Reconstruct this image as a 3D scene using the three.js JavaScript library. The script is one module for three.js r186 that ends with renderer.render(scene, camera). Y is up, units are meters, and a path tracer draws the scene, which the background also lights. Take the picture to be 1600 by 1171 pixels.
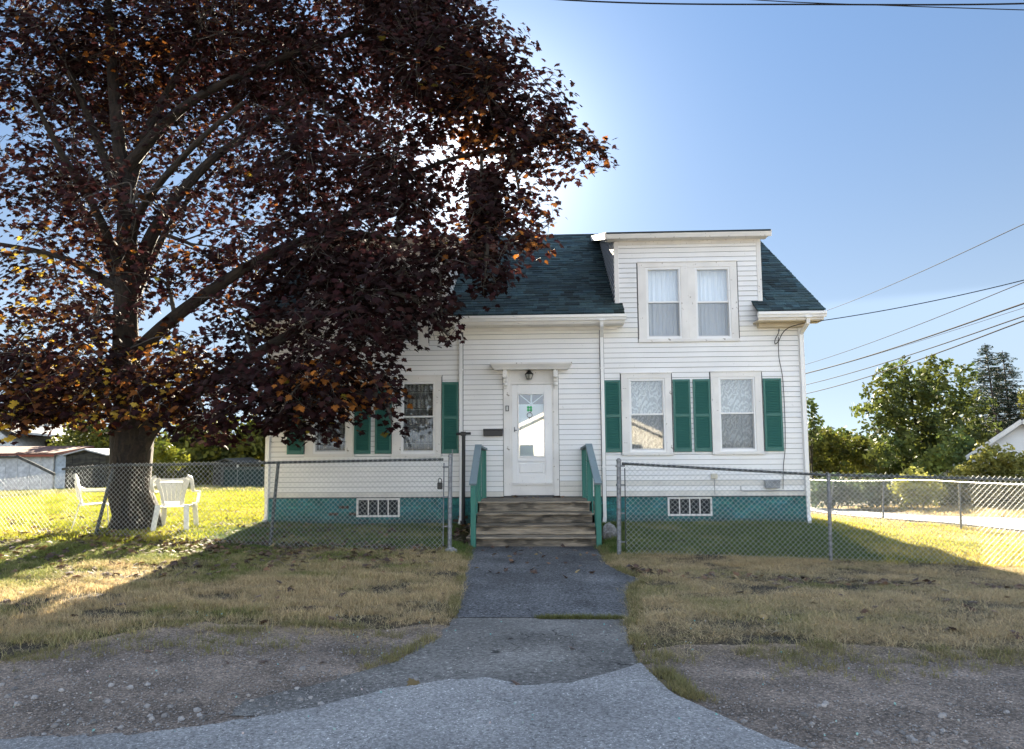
import * as THREE from 'three';
import { mergeGeometries } from 'three/addons/utils/BufferGeometryUtils.js';

// ---------------------------------------------------------------- camera, sky, sun, exposure
const scene = new THREE.Scene();
const camera = new THREE.PerspectiveCamera(52.78, 1024 / 749, 0.1, 1500);
camera.rotation.order = 'YXZ';
camera.position.set(0, 1.65, 15.4);
camera.rotation.set(5.4 * Math.PI / 180, 2.6 * Math.PI / 180, -0.42 * Math.PI / 180);
camera.updateMatrixWorld(true);
const renderer = new THREE.WebGLRenderer({ antialias: true });
renderer.toneMapping = THREE.LinearToneMapping;
renderer.toneMappingExposure = 9.5;
renderer.shadowMap.enabled = true;
renderer.shadowMap.type = THREE.PCFSoftShadowMap;
const SUN_DIR = new THREE.Vector3(-0.094, 0.358, -0.929).normalize();
function makeSky() {
  const W = 1024, H = 512, d = new Float32Array(W * H * 4);
  const v = new THREE.Vector3();
  for (let j = 0; j < H; j++) for (let i = 0; i < W; i++) {
    const el = ((j + 0.5) / H - 0.5) * Math.PI, az = ((i + 0.5) / W - 0.5) * 2 * Math.PI;
    v.set(Math.cos(el) * Math.cos(az), Math.sin(el), Math.cos(el) * Math.sin(az));
    const e = Math.max(0, v.y);
    const h = Math.exp(-e * 4.4);                        // whitening towards the horizon
    const g = Math.acos(Math.min(1, Math.max(-1, v.dot(SUN_DIR))));
    const a1 = Math.exp(-g / 0.26), a2 = Math.exp(-g / 0.07), ph = (1 + Math.cos(g) ** 2) / 1.67, back = Math.exp(-e * 0.6) * THREE.MathUtils.smoothstep(g, 0.62, 1.8);  // back: sky brightness added away from the sun to light the shaded front
    let r = 0.0142 * ph + 0.073 * h, gg = 0.0322 * ph + 0.075 * h, b = 0.070 * ph + 0.050 * h;
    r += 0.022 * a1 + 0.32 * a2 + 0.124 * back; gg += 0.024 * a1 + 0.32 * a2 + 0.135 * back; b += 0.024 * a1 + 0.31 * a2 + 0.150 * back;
    if (v.y < 0) { const k = Math.exp(v.y * 9); r = 0.10 + (r - 0.10) * k; gg = 0.10 + (gg - 0.10) * k; b = 0.09 + (b - 0.09) * k; }
    const o = (j * W + i) * 4; d[o] = r; d[o + 1] = gg; d[o + 2] = b; d[o + 3] = 1;
  }
  const t = new THREE.DataTexture(d, W, H, THREE.RGBAFormat, THREE.FloatType);
  t.mapping = THREE.EquirectangularReflectionMapping; t.magFilter = t.minFilter = THREE.LinearFilter; t.needsUpdate = true;
  return t;
}
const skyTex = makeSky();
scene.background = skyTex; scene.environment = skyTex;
const sun = new THREE.DirectionalLight(new THREE.Color(1.0, 0.88, 0.68), 5);
sun.position.copy(SUN_DIR).multiplyScalar(60); sun.castShadow = true;
sun.shadow.mapSize.set(4096, 4096);
Object.assign(sun.shadow.camera, { left: -40, right: 40, top: 40, bottom: -40, near: 1, far: 160 });
scene.add(sun, sun.target);

// ---------------------------------------------------------------- helpers
function rng(seed) { let a = seed >>> 0; return () => { a = (a + 0x6D2B79F5) | 0; let t = Math.imul(a ^ (a >>> 15), 1 | a); t = (t + Math.imul(t ^ (t >>> 7), 61 | t)) ^ t; return ((t ^ (t >>> 14)) >>> 0) / 4294967296; }; }
const V = (x, y, z) => new THREE.Vector3(x, y, z);
const lerp = (a, b, t) => a + (b - a) * t, clamp = (x, a, b) => Math.max(a, Math.min(b, x));
const sm = (a, b, x) => { const t = clamp((x - a) / (b - a), 0, 1); return t * t * (3 - 2 * t); };
const lin = (pts, x) => { if (x <= pts[0][0]) return pts[0][1]; for (let i = 1; i < pts.length; i++) if (x <= pts[i][0]) { const t = (x - pts[i - 1][0]) / (pts[i][0] - pts[i - 1][0]); return lerp(pts[i - 1][1], pts[i][1], t); } return pts[pts.length - 1][1]; };
function hash2(x, y, s = 0) { let h = Math.imul(x | 0, 374761393) + Math.imul(y | 0, 668265263) + Math.imul(s | 0, 1442695041); h = Math.imul(h ^ (h >>> 13), 1274126177); return ((h ^ (h >>> 16)) >>> 0) / 4294967296; }
function vnoise(x, y, s = 0, per = 0) {
  const xi = Math.floor(x), yi = Math.floor(y), fx = x - xi, fy = y - yi, u = fx * fx * (3 - 2 * fx), w = fy * fy * (3 - 2 * fy);
  const px = per.length ? per[0] : per, py = per.length ? per[1] : per, m = px ? (k) => ((k % px) + px) % px : (k) => k, my = py ? (k) => ((k % py) + py) % py : (k) => k;
  return lerp(lerp(hash2(m(xi), my(yi), s), hash2(m(xi + 1), my(yi), s), u), lerp(hash2(m(xi), my(yi + 1), s), hash2(m(xi + 1), my(yi + 1), s), u), w);
}
const fbm = (x, y, s = 0, o = 4) => { let a = 0, k = 0.5, n = 0; for (let i = 0; i < o; i++) { a += k * vnoise(x, y, s + i * 17); n += k; x *= 2.03; y *= 2.03; k *= 0.5; } return a / n; };
const fbmT = (u, v, per, s = 0, o = 4) => { let a = 0, k = 0.5, n = 0; for (let i = 0; i < o; i++) { a += k * vnoise(u * per, v * per, s + i * 17, per); n += k; per *= 2; k *= 0.5; } return a / n; };
const _ray = V(0, 0, 0);
// a point of the place, from where it shows in the photograph (1600 x 1171) and its own distance along the view
function at(u, v, d) { _ray.set((u - 800) / 1180 * d, -(v - 585.5) / 1180 * d, -d); return camera.localToWorld(_ray.clone()); }
const used = {};
function numbered(n) { const k = used[n] = (used[n] ?? -1) + 1; return k ? `${n}_${String(k).padStart(3, '0')}` : n; }
function tag(o, label, category, group, kind) { if (label) o.userData.label = label; if (category) o.userData.category = category; if (group) o.userData.group = group; if (kind) o.userData.kind = kind; return o; }
function thing(name, label, category, pos = [0, 0, 0], group) { const o = new THREE.Group(); o.name = numbered(name); o.position.set(...pos); scene.add(o); return tag(o, label, category, group); }
function part(name, geo, mat, parent, kind) { const m = new THREE.Mesh(geo, mat); m.name = name; m.castShadow = m.receiveShadow = true; parent.add(m); if (kind) m.userData.kind = kind; return m; }
function holder(name, parent) { const g = new THREE.Group(); g.name = name; parent.add(g); return g; }
function top(name, geo, mat, label, category, group, kind) { const m = new THREE.Mesh(geo, mat); m.name = numbered(name); m.castShadow = m.receiveShadow = true; scene.add(m); return tag(m, label, category, group, kind); }

class MB {                                                   // collects faces into one geometry, uv in metres
  constructor() { this.p = []; this.n = []; this.u = []; this.c = []; this.col = null; }
  vert(p, n, u) { this.p.push(p.x, p.y, p.z); this.n.push(n.x, n.y, n.z); this.u.push(u[0], u[1]); const c = this.col || [1, 1, 1]; this.c.push(c[0], c[1], c[2]); }
  uv(p, n) { const ax = Math.abs(n.x), ay = Math.abs(n.y), az = Math.abs(n.z); return az >= ax && az >= ay ? [p.x, p.y] : ay >= ax ? [p.x, p.z] : [p.z, p.y]; }
  tri(a, b, c, uvs, ns) {
    const n = V(0, 0, 0).crossVectors(V(0, 0, 0).subVectors(b, a), V(0, 0, 0).subVectors(c, a)); const l = n.length(); if (l < 1e-12) return this; n.multiplyScalar(1 / l);
    [a, b, c].forEach((p, i) => this.vert(p, ns ? ns[i] : n, uvs ? uvs[i] : this.uv(p, n))); return this;
  }
  quad(a, b, c, d, uvs, ns) { this.tri(a, b, c, uvs && [uvs[0], uvs[1], uvs[2]], ns && [ns[0], ns[1], ns[2]]); return this.tri(a, c, d, uvs && [uvs[0], uvs[2], uvs[3]], ns && [ns[0], ns[2], ns[3]]); }
  hexa(q) {                                                  // q: 8 corners, bottom ring 0-3 (counter-clockwise from above), top ring 4-7
    this.quad(q[3], q[2], q[1], q[0]); this.quad(q[4], q[5], q[6], q[7]);
    for (let i = 0; i < 4; i++) { const j = (i + 1) % 4; this.quad(q[i], q[j], q[j + 4], q[i + 4]); } return this;
  }
  box(x0, y0, z0, x1, y1, z1) { return this.hexa([V(x0, y0, z1), V(x1, y0, z1), V(x1, y0, z0), V(x0, y0, z0), V(x0, y1, z1), V(x1, y1, z1), V(x1, y1, z0), V(x0, y1, z0)]); }
  cbox(x0, y0, z0, x1, y1, z1, b = 0.004) {                  // a box with chamfered edges
    b = Math.min(b, (x1 - x0) / 3, (y1 - y0) / 3, (z1 - z0) / 3);
    const X = [x0, x1], Y = [y0, y1], Z = [z0, z1], s = [1, -1];
    const P = (i, j, k, a) => V(X[i] + (a === 0 ? 0 : s[i] * b), Y[j] + (a === 1 ? 0 : s[j] * b), Z[k] + (a === 2 ? 0 : s[k] * b));
    const c = V((x0 + x1) / 2, (y0 + y1) / 2, (z0 + z1) / 2);
    const face = (...ps) => { const n = V(0, 0, 0).crossVectors(V(0, 0, 0).subVectors(ps[1], ps[0]), V(0, 0, 0).subVectors(ps[2], ps[0])); if (n.dot(V(0, 0, 0).subVectors(ps[0], c)) < 0) ps.reverse(); ps.length === 4 ? this.quad(...ps) : this.tri(...ps); };
    for (const i of [0, 1]) { face(P(i, 0, 0, 0), P(i, 1, 0, 0), P(i, 1, 1, 0), P(i, 0, 1, 0)); face(P(0, i, 0, 1), P(1, i, 0, 1), P(1, i, 1, 1), P(0, i, 1, 1)); face(P(0, 0, i, 2), P(1, 0, i, 2), P(1, 1, i, 2), P(0, 1, i, 2)); }
    for (const i of [0, 1]) for (const j of [0, 1]) {
      face(P(i, j, 0, 0), P(i, j, 1, 0), P(i, j, 1, 1), P(i, j, 0, 1)); face(P(i, 0, j, 0), P(i, 1, j, 0), P(i, 1, j, 2), P(i, 0, j, 2)); face(P(0, i, j, 1), P(1, i, j, 1), P(1, i, j, 2), P(0, i, j, 2));
      for (const k of [0, 1]) face(P(i, j, k, 0), P(i, j, k, 1), P(i, j, k, 2));
    }
    return this;
  }
  beam(a, b, w, h, up = V(0, 1, 0)) {                        // a squared bar from a to b, w across, h along up
    const d = V(0, 0, 0).subVectors(b, a).normalize(), s = V(0, 0, 0).crossVectors(d, up).normalize(), t = V(0, 0, 0).crossVectors(s, d).normalize();
    const q = (o, i, j) => o.clone().addScaledVector(s, i * w / 2).addScaledVector(t, j * h / 2);
    const A = [q(a, -1, -1), q(a, 1, -1), q(a, 1, 1), q(a, -1, 1)], B = [q(b, -1, -1), q(b, 1, -1), q(b, 1, 1), q(b, -1, 1)];
    const L = a.distanceTo(b);
    this.quad(A[0], A[1], A[2], A[3]); this.quad(B[3], B[2], B[1], B[0]);
    for (let i = 0; i < 4; i++) { const j = (i + 1) % 4, m = i % 2 ? h : w; this.quad(A[j], A[i], B[i], B[j], [[0, 0], [0, m], [L, m], [L, 0]]); } return this;
  }
  tube(pts, rad, sides = 8, caps = true, rough) {            // smooth tube through pts; rad number or function of 0..1
    const N = pts.length, rings = [], R = typeof rad === 'function' ? rad : () => rad;
    let up = V(0.3, 1, 0.2).normalize(), len = 0; const lens = [0];
    for (let i = 0; i < N; i++) {
      const d = V(0, 0, 0).subVectors(pts[Math.min(N - 1, i + 1)], pts[Math.max(0, i - 1)]).normalize();
      if (Math.abs(d.dot(up)) > 0.95) up = V(1, 0.1, 0.3).normalize();
      const s = V(0, 0, 0).crossVectors(d, up).normalize(), t = V(0, 0, 0).crossVectors(s, d).normalize(); up = t;
      if (i) { len += pts[i].distanceTo(pts[i - 1]); lens.push(len); }
      const ring = [], r = R(i / (N - 1));
      for (let k = 0; k < sides; k++) { const an = k / sides * 2 * Math.PI, n = V(0, 0, 0).addScaledVector(s, Math.cos(an)).addScaledVector(t, Math.sin(an)); const rr = r * (rough ? rough(an, len, i) : 1); ring.push([pts[i].clone().addScaledVector(n, rr), n, an * r]); }
      rings.push(ring);
    }
    for (let i = 0; i < N - 1; i++) for (let k = 0; k < sides; k++) {
      const j = (k + 1) % sides, a = rings[i][k], b = rings[i][j], c = rings[i + 1][j], d = rings[i + 1][k], r0 = R(i / (N - 1)), u0 = k / sides * 6.283 * r0, u1 = (k + 1) / sides * 6.283 * r0;
      this.quad(a[0], d[0], c[0], b[0], [[u0, lens[i]], [u0, lens[i + 1]], [u1, lens[i + 1]], [u1, lens[i]]], [a[1], d[1], c[1], b[1]]);
    }
    if (caps) for (const [i, f] of [[0, 1], [N - 1, -1]]) for (let k = 1; k < sides - 1; k++) f > 0 ? this.tri(rings[i][0][0], rings[i][k][0], rings[i][k + 1][0]) : this.tri(rings[i][0][0], rings[i][k + 1][0], rings[i][k][0]);
    return this;
  }
  ball(c, rx, ry, rz, rough, nu = 12, nv = 8) {
    const P = (i, j) => { const a = i / nu * 2 * Math.PI, b = (j / nv - 0.5) * Math.PI, n = V(Math.cos(b) * Math.cos(a), Math.sin(b), Math.cos(b) * Math.sin(a)); const k = rough ? rough(n) : 1; return V(c.x + n.x * rx * k, c.y + n.y * ry * k, c.z + n.z * rz * k); };
    for (let i = 0; i < nu; i++) for (let j = 0; j < nv; j++) this.quad(P(i, j), P(i, j + 1), P(i + 1, j + 1), P(i + 1, j)); return this;
  }
  geo(colors = false) {
    const g = new THREE.BufferGeometry();
    g.setAttribute('position', new THREE.Float32BufferAttribute(this.p, 3)); g.setAttribute('normal', new THREE.Float32BufferAttribute(this.n, 3)); g.setAttribute('uv', new THREE.Float32BufferAttribute(this.u, 2));
    if (colors) g.setAttribute('color', new THREE.Float32BufferAttribute(this.c, 3)); return g;
  }
}
const curve = (pts, n) => new THREE.CatmullRomCurve3(pts).getPoints(n);

// ---------------------------------------------------------------- textures (grain, dirt, wear; sizes in metres through repeat)
function tex(size, rep, fn, srgb = true) {
  const d = new Uint8Array(size * size * 4);
  for (let j = 0; j < size; j++) for (let i = 0; i < size; i++) { const c = fn(i / size, j / size, i, j), o = (j * size + i) * 4; for (let k = 0; k < 3; k++) d[o + k] = clamp(Math.round((c.length ? c[k] : c) * 255), 0, 255); d[o + 3] = 255; }
  const t = new THREE.DataTexture(d, size, size); t.wrapS = t.wrapT = THREE.RepeatWrapping; t.magFilter = THREE.LinearFilter; t.minFilter = THREE.LinearMipmapLinearFilter; t.generateMipmaps = true;
  if (srgb) t.colorSpace = THREE.SRGBColorSpace; t.repeat.set(1 / rep[0], 1 / rep[1]); t.needsUpdate = true; return t;
}
const T = {};
T.paint = tex(512, [2.3, 2.3], (u, v) => { const s = fbmT(u, v, 5, 1, 5), st = vnoise(u * 120, v * 3, 7, 0), sp = fbmT(u, v, 64, 9, 2); let k = 0.985 + 0.06 * (s - 0.5) - 0.07 * sm(0.82, 0.92, sp); return [k, k * 0.995, k * 0.985]; });
T.paintB = tex(512, [2.3, 2.3], (u, v) => 0.5 + 0.35 * (fbmT(u, v, 90, 3, 2) - 0.5), false);
T.worn = tex(512, [1.1, 1.1], (u, v) => { const s = fbmT(u, v, 9, 21, 5), g = vnoise(u * 8, v * 90, 5); const k = 0.965 + 0.10 * (fbmT(u, v, 4, 3, 3) - 0.5); const c = 0.7 * sm(0.70, 0.76, fbmT(u, v, 26, 23, 4) * .65 + s * .35); return [lerp(k, 0.50, c), lerp(k * 0.99, 0.46, c), lerp(k * 0.975, 0.41, c)]; });
T.wood = tex(1024, [1.9, 0.55], (u, v) => { const w = fbmT(u, v, 4, 11, 3) * .05, g = vnoise(u * 9, (v + w) * 56, 31, [9, 56]) * 0.55 + vnoise(u * 26, (v + w) * 150, 32, [26, 150]) * 0.45, b = fbmT(u, v, 7, 41, 5), dk = sm(0.47, 0.66, fbmT(u, v, 6, 77, 5)), ck = sm(.80, .92, vnoise(u * 5, (v + w) * 44, 88, [5, 44])); let k = 0.46 + 0.26 * (g - 0.5) + 0.28 * (b - 0.5) - 0.13 * dk - .14 * ck; k = Math.max(0.08, k); return [k * 1.06, k * 0.995, k * 0.90]; });
T.woodB = tex(512, [1.9, 0.55], (u, v) => vnoise(u * 9, v * 56, 31, [9, 56]) * 0.6 + vnoise(u * 26, v * 150, 32, [26, 150]) * 0.4, false);
const agg = (s, lo, hi, dens, cr = 0) => (u, v) => { const cw = Math.abs(fbmT(u, v, 3, s + 40, 4) - .5), big = fbmT(u, v, 4, s, 4), f = fbmT(u, v, 128, s + 5, 2), sp = vnoise(u * 230, v * 230, s + 9, 230); let k = lerp(lo, hi, 0.35 * big + 0.65 * f) + 0.35 * sm(1 - dens, 1, sp) - 0.12 * sm(0.75, 0.95, vnoise(u * 170, v * 170, s + 3, 170)); if (cr) k -= cr * (1 - sm(.001, .005, cw)) * sm(.4, .6, fbmT(u, v, 4, s + 70, 2)); return [k * 0.985, k, k * 1.02]; };
T.road = tex(1024, [1.8, 1.8], agg(101, 0.30, 0.68, 0.20));
T.walk = tex(1024, [2.3, 2.3], agg(201, 0.10, 0.62, 0.20, .25));
T.drive = tex(1024, [2.6, 2.6], agg(151, 0.24, 0.62, 0.18, .22));
T.aggB = tex(512, [0.85, 0.85], (u, v) => fbmT(u, v, 100, 55, 2) * 0.7 + 0.3 * fbmT(u, v, 20, 56, 2), false);
T.gravel = tex(1024, [1.5, 1.5], (u, v) => { const b = fbmT(u, v, 5, 301, 4), f = fbmT(u, v, 110, 303, 2), s = vnoise(u * 150, v * 150, 305, 150); const k = 0.16 + 0.62 * (0.4 * b + 0.6 * f) + 0.28 * sm(0.78, 0.97, s); return [k * 1.02, k * 0.985, k * 0.95]; });
T.soil = tex(1024, [2.2, 2.2], (u, v) => { const b = fbmT(u, v, 7, 401, 5), f = fbmT(u, v, 90, 405, 3), s = vnoise(u * 40 + 3 * f, v * 180, 7, 0); const k = 0.42 + 0.7 * (0.45 * b + 0.55 * f - 0.5) + 0.2 * (s - 0.5) ; return [k * 1.03, k, k * 0.93]; });
T.bark = tex(512, [0.9, 1.2], (u, v) => { const w = fbmT(u, v, 6, 501, 3); const g = vnoise(u * 26 + w * 3, v * 7, 505, 0), f = fbmT(u, v, 40, 507, 3); const li = sm(0.62, 0.75, fbmT(u, v, 9, 511, 4)); let k = 0.25 + 0.3 * g + 0.25 * (f - .5); return [lerp(k, 0.52, li * .6), lerp(k * 0.9, 0.5, li * .6), lerp(k * 0.8, 0.40, li * .6)]; });
T.barkB = tex(512, [0.9, 1.2], (u, v) => { const w = fbmT(u, v, 6, 501, 3); return 0.75 * vnoise(u * 26 + w * 3, v * 7, 505, 0) + 0.25 * fbmT(u, v, 40, 507, 2); }, false);
T.gran = tex(512, [0.8, 0.8], (u, v) => { const k = 0.78 + 0.5 * (fbmT(u, v, 120, 601, 2) - 0.5) + 0.25 * (fbmT(u, v, 6, 605, 3) - 0.5); return [k, k, k]; });
T.galv = tex(256, [0.5, 0.5], (u, v) => { const k = 0.72 + 0.4 * (fbmT(u, v, 14, 701, 4) - 0.5); return [k, k, k * 1.01]; });
T.brick = tex(512, [1.2, 1.2], (u, v) => { const k = 0.8 + 0.4 * (fbmT(u, v, 60, 801, 3) - 0.5) + 0.25 * (fbmT(u, v, 5, 805, 3) - .5); return [k, k, k]; });
// lace: woven holes, scrolls and flowers
const scroll = (u, v) => { const a = Math.abs(((u * 2) % 1) - 0.5) * 2, b = v * 1.3 % 1; const r = Math.hypot(a - 0.5, (b - 0.45) * 1.4), th = Math.atan2(b - 0.45, a - 0.5); return Math.sin(r * 21 + th * 2) * 0.5 + 0.5; };
T.laceA = tex(512, [0.62, 0.72], (u, v) => { const w = fbmT(u, v, 5, 901, 3), s = scroll(u + 0.34 * w, v + 0.42 * w), mesh = 0.5 + 0.5 * Math.sin(u * 380) * Math.sin(v * 380); return clamp(0.50 + 0.34 * sm(0.35, 0.8, s) + 0.10 * mesh, 0, 1); }, false);
T.laceB = tex(512, [0.60, 0.70], (u, v) => { const band = v % 0.5 / 0.5, z = sm(0.35, 0.6, 0.5 + 0.5 * Math.sin(u * 44 + 3 * Math.abs(((v * 22) % 1) - .5) * 2)), ln = (Math.abs(u - 0.1) < 0.012 || Math.abs(u - 0.9) < 0.012 || Math.abs(band - 0.9) < 0.02) ? 1 : 0; const st = 0.5 + 0.5 * Math.sin(u * 130); return clamp(0.16 + 0.12 * st + (band < 0.5 ? 0.42 * z : 0.06) + 0.35 * ln + .1 * fbmT(u, v, 12, 9, 3), 0, 1); }, false);
T.metal = tex(256, [1, 1], (u, v) => { const k = 0.85 + 0.3 * (fbmT(u, v, 8, 951, 4) - 0.5); return [k, k, k]; });

function std(color, o = {}) { const { map, bump, bs = 0.002, rough = 0.8, metal = 0, ...r } = o; const m = new THREE.MeshPhysicalMaterial({ roughness: rough, metalness: metal, side: THREE.DoubleSide, ...r }); if (Array.isArray(color)) m.color.setRGB(...color); else m.color.set(color); if (map) m.map = map; if (bump) { m.bumpMap = bump; m.bumpScale = bs; } return m; }
const M = {
  white: std([0.86, 0.86, 0.855], { map: T.paint, bump: T.paintB, bs: 0.0012, rough: 0.62 }),
  white2: std([0.84, 0.85, 0.86], { map: T.paint, bump: T.paintB, bs: 0.0012, rough: 0.62 }),
  white3: std([0.84, 0.825, 0.77], { map: T.paint, bump: T.paintB, bs: 0.0012, rough: 0.65 }),
  trim: std([0.84, 0.835, 0.82], { map: T.worn, bump: T.paintB, bs: 0.0016, rough: 0.7 }),
  vinyl: std([0.86, 0.865, 0.865], { rough: 0.35, map: T.paint }),
  alum: std([0.84, 0.845, 0.85], { rough: 0.4, map: T.paint }),
  grime: std([0.74, 0.73, 0.69], { map: T.worn, bump: T.paintB, bs: 0.0012, rough: 0.7 }),
  soffit: std([0.62, 0.55, 0.42], { map: T.worn, rough: 0.85 }),
  green: std([0.036, 0.155, 0.13], { map: T.paint, rough: 0.5 }),
  greenRail: std([0.035, 0.185, 0.145], { map: T.worn, rough: 0.6 }),
  railTop: std([0.22, 0.29, 0.32], { map: T.worn, bump: T.woodB, rough: 0.85 }),
  wood: std([1.25, 1.2, 1.12], { map: T.wood, bump: T.woodB, bs: 0.006, rough: 0.9 }),
  wood2: std([1.0, 0.95, 0.88], { map: T.wood, bump: T.woodB, bs: 0.006, rough: 0.9 }),
  glass: std([0.93, 0.96, 0.97], { transmission: 1, thickness: 0, roughness: 0.02, ior: 2.0 }),
  glassW: std([0.9, 0.95, 0.97], { transmission: 1, thickness: 0, roughness: 0.015, ior: 2.33 }),
  screen: std([0.16, 0.17, 0.18], { transparent: true, opacity: 0.28, rough: 0.8 }),
  lace: std([0.72, 0.71, 0.66], { transparent: true, alphaMap: T.laceA, rough: 0.95, transmission: 0.3, thickness: 0 }),
  lace2: std([0.62, 0.61, 0.56], { transparent: true, alphaMap: T.laceB, rough: 0.95, transmission: 0.3, thickness: 0 }),
  sheer: std([0.86, 0.88, 0.92], { rough: 0.95, transmission: 0.1, thickness: 0 }),
  room: std([0.10, 0.085, 0.07], { rough: 0.9 }), gapShade: std([0.10, 0.10, 0.105], { rough: 0.95 }),  // last one: near-black backing, shade between the boards put into its colour
  dark: std([0.012, 0.012, 0.013], { rough: 0.45 }),
  blackMetal: std([0.02, 0.02, 0.022], { rough: 0.5, metal: 0.3 }),
  galv: std([0.42, 0.44, 0.46], { map: T.galv, rough: 0.5, metal: 0.75 }),
  galvDark: std([0.17, 0.185, 0.18], { map: T.galv, rough: 0.6, metal: 0.6 }),
  wire: std([0.46, 0.48, 0.47], { rough: 0.6, metal: 0.25 }),
  greyBox: std([0.36, 0.38, 0.40], { map: T.metal, rough: 0.5 }),
  tan: std([0.62, 0.58, 0.46], { rough: 0.6 }),
  cable: std([0.02, 0.02, 0.022], { rough: 0.95, specularIntensity: 0.1 }),
  stone: std([0.36, 0.35, 0.34], { map: T.brick, bump: T.aggB, bs: 0.01, rough: 0.95 }),
  plastic: std([0.78, 0.77, 0.72], { rough: 0.4, transmission: 0.12, thickness: 0 }),
  bark: std([0.115, 0.095, 0.08], { map: T.bark, bump: T.barkB, bs: 0.03, rough: 0.95 }),
  twig: std([0.07, 0.06, 0.05], { rough: 0.95 }),
};
// ---------------------------------------------------------------- the ground: heights through surveyed points (thin plate)
const HP = [[-12, 9, 0], [-6, 9.5, -.02], [0, 9.8, -.03], [6, 9.5, -.03], [12, 9.5, -.05], [-12, 12, 0], [0, 12, 0], [12, 12, -.02], [-12, 20, 0], [0, 20, 0], [12, 20, 0], [0, 45, 0], [-45, 20, 0], [45, 20, -.2],
[-1.6, 3.1, -.04], [1.15, 3.1, -.085], [-4.6, 2.9, .0], [-7.6, 2.6, .15], [4.45, 3.1, -.19], [7.4, 3.1, -.29], [-4, 6.5, -.03], [4, 6.5, -.12], [9, 7, -.18], [-9, 6, .08],
[-5.8, 0, .12], [-2, 0, .08], [1.2, 0, .1], [5.1, 0, .07], [-5.8, -9, .1], [5.2, -9, -.3], [-7, 1.5, .2], [-8.2, 2, .2], [-13, -14.3, .05], [-25, -22, -.45], [-24, -5, 0], [-40, -38, -.6],
[11.6, -6.66, -.82], [11.9, -12, -1.03], [12, -17.4, -1.28], [13, -6.5, -.83], [15, -9.6, -.82], [12.5, -21.6, -1.42], [14, -25.8, -1.75], [17.5, -22, -1.37], [21, -20, -1.1], [30, -35, -1.9], [9, -2, -.52], [0, -30, -.9], [0, -80, -1.6], [-90, -70, -1], [90, -70, -1.8], [90, 20, -.5], [-90, 20, 0], [0, 90, 0]];
const TPS = (() => {
  const n = HP.length, N = n + 3, U = (r2) => r2 < 1e-9 ? 0 : r2 * Math.log(r2), A = [];
  for (let i = 0; i < N; i++) A.push(new Float64Array(N + 1));
  for (let i = 0; i < n; i++) { for (let j = 0; j < n; j++) A[i][j] = U((HP[i][0] - HP[j][0]) ** 2 + (HP[i][1] - HP[j][1]) ** 2) + (i === j ? 0.05 : 0); A[i][n] = A[n][i] = 1; A[i][n + 1] = A[n + 1][i] = HP[i][0]; A[i][n + 2] = A[n + 2][i] = HP[i][1]; A[i][N] = HP[i][2]; }
  for (let c = 0; c < N; c++) { let p = c; for (let r = c + 1; r < N; r++) if (Math.abs(A[r][c]) > Math.abs(A[p][c])) p = r; [A[c], A[p]] = [A[p], A[c]]; for (let r = 0; r < N; r++) if (r !== c) { const k = A[r][c] / A[c][c]; if (k) for (let q = c; q <= N; q++) A[r][q] -= k * A[c][q]; } }
  const w = A.map((r, i) => r[N] / r[i]);
  return (x, z) => { let s = w[n] + w[n + 1] * x + w[n + 2] * z; for (let i = 0; i < n; i++) s += w[i] * U((x - HP[i][0]) ** 2 + (z - HP[i][1]) ** 2); return s; };
})();
const GX0 = -45, GZ0 = -50, GC = 0.5, GNX = 181, GNZ = 201, grid = new Float32Array(GNX * GNZ);
for (let j = 0; j < GNZ; j++) for (let i = 0; i < GNX; i++) grid[j * GNX + i] = TPS(GX0 + i * GC, GZ0 + j * GC);
const pathLpts = [[0.4, -1.36], [2, -1.33], [4.8, -1.15], [7.06, -.99], [7.5, -.96], [7.93, -.98], [8.54, -.97], [9.33, -1.2], [9.9, -1.6], [10.3, -2]];
const pathRpts = [[0.4, .9], [2, .87], [3.9, .86], [4.7, 1.02], [5.28, 1.2], [5.7, 1.02], [6.2, .92], [7.04, .87], [7.5, .82], [7.82, .73], [8.76, .69], [9.41, .69], [10.13, .81], [10.48, .99], [10.94, 1.22], [11.3, 1.6]];
const pathL = (z) => lin(pathLpts, z), pathR = (z) => lin(pathRpts, z);
const apronPts = [[-14, 11.35], [-3.14, 11.05], [-2.43, 10.96], [-1.7, 10.61], [-1.47, 10.46], [-1.13, 10.11], [-.77, 9.87], [-.45, 9.8], [-.17, 9.98], [.18, 9.9], [.61, 9.5], [.70, 9.41], [.81, 10.13], [.99, 10.48], [1.22, 10.94], [1.6, 11.3], [3, 11.55], [14, 11.6]];
const apron = (x) => lin(apronPts, x) + 0.09 * (fbm(x * 3, 3, 71, 3) - 0.5) + 0.07 * (fbm(x * 14, 7, 73, 3) - 0.5);
function baseH(x, z) {
  const fx = (x - GX0) / GC, fz = (z - GZ0) / GC;
  if (fx < 0 || fz < 0 || fx >= GNX - 1 || fz >= GNZ - 1) { const d = Math.max(Math.abs(x), Math.abs(z)); const far = sm(60, 140, d); return lerp(clamp(TPS(x, z), -4, 2), -1.2, far); }
  const i = Math.floor(fx), j = Math.floor(fz), u = fx - i, v = fz - j, o = j * GNX + i;
  return lerp(lerp(grid[o], grid[o + 1], u), lerp(grid[o + GNX], grid[o + GNX + 1], u), v);
}
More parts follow.
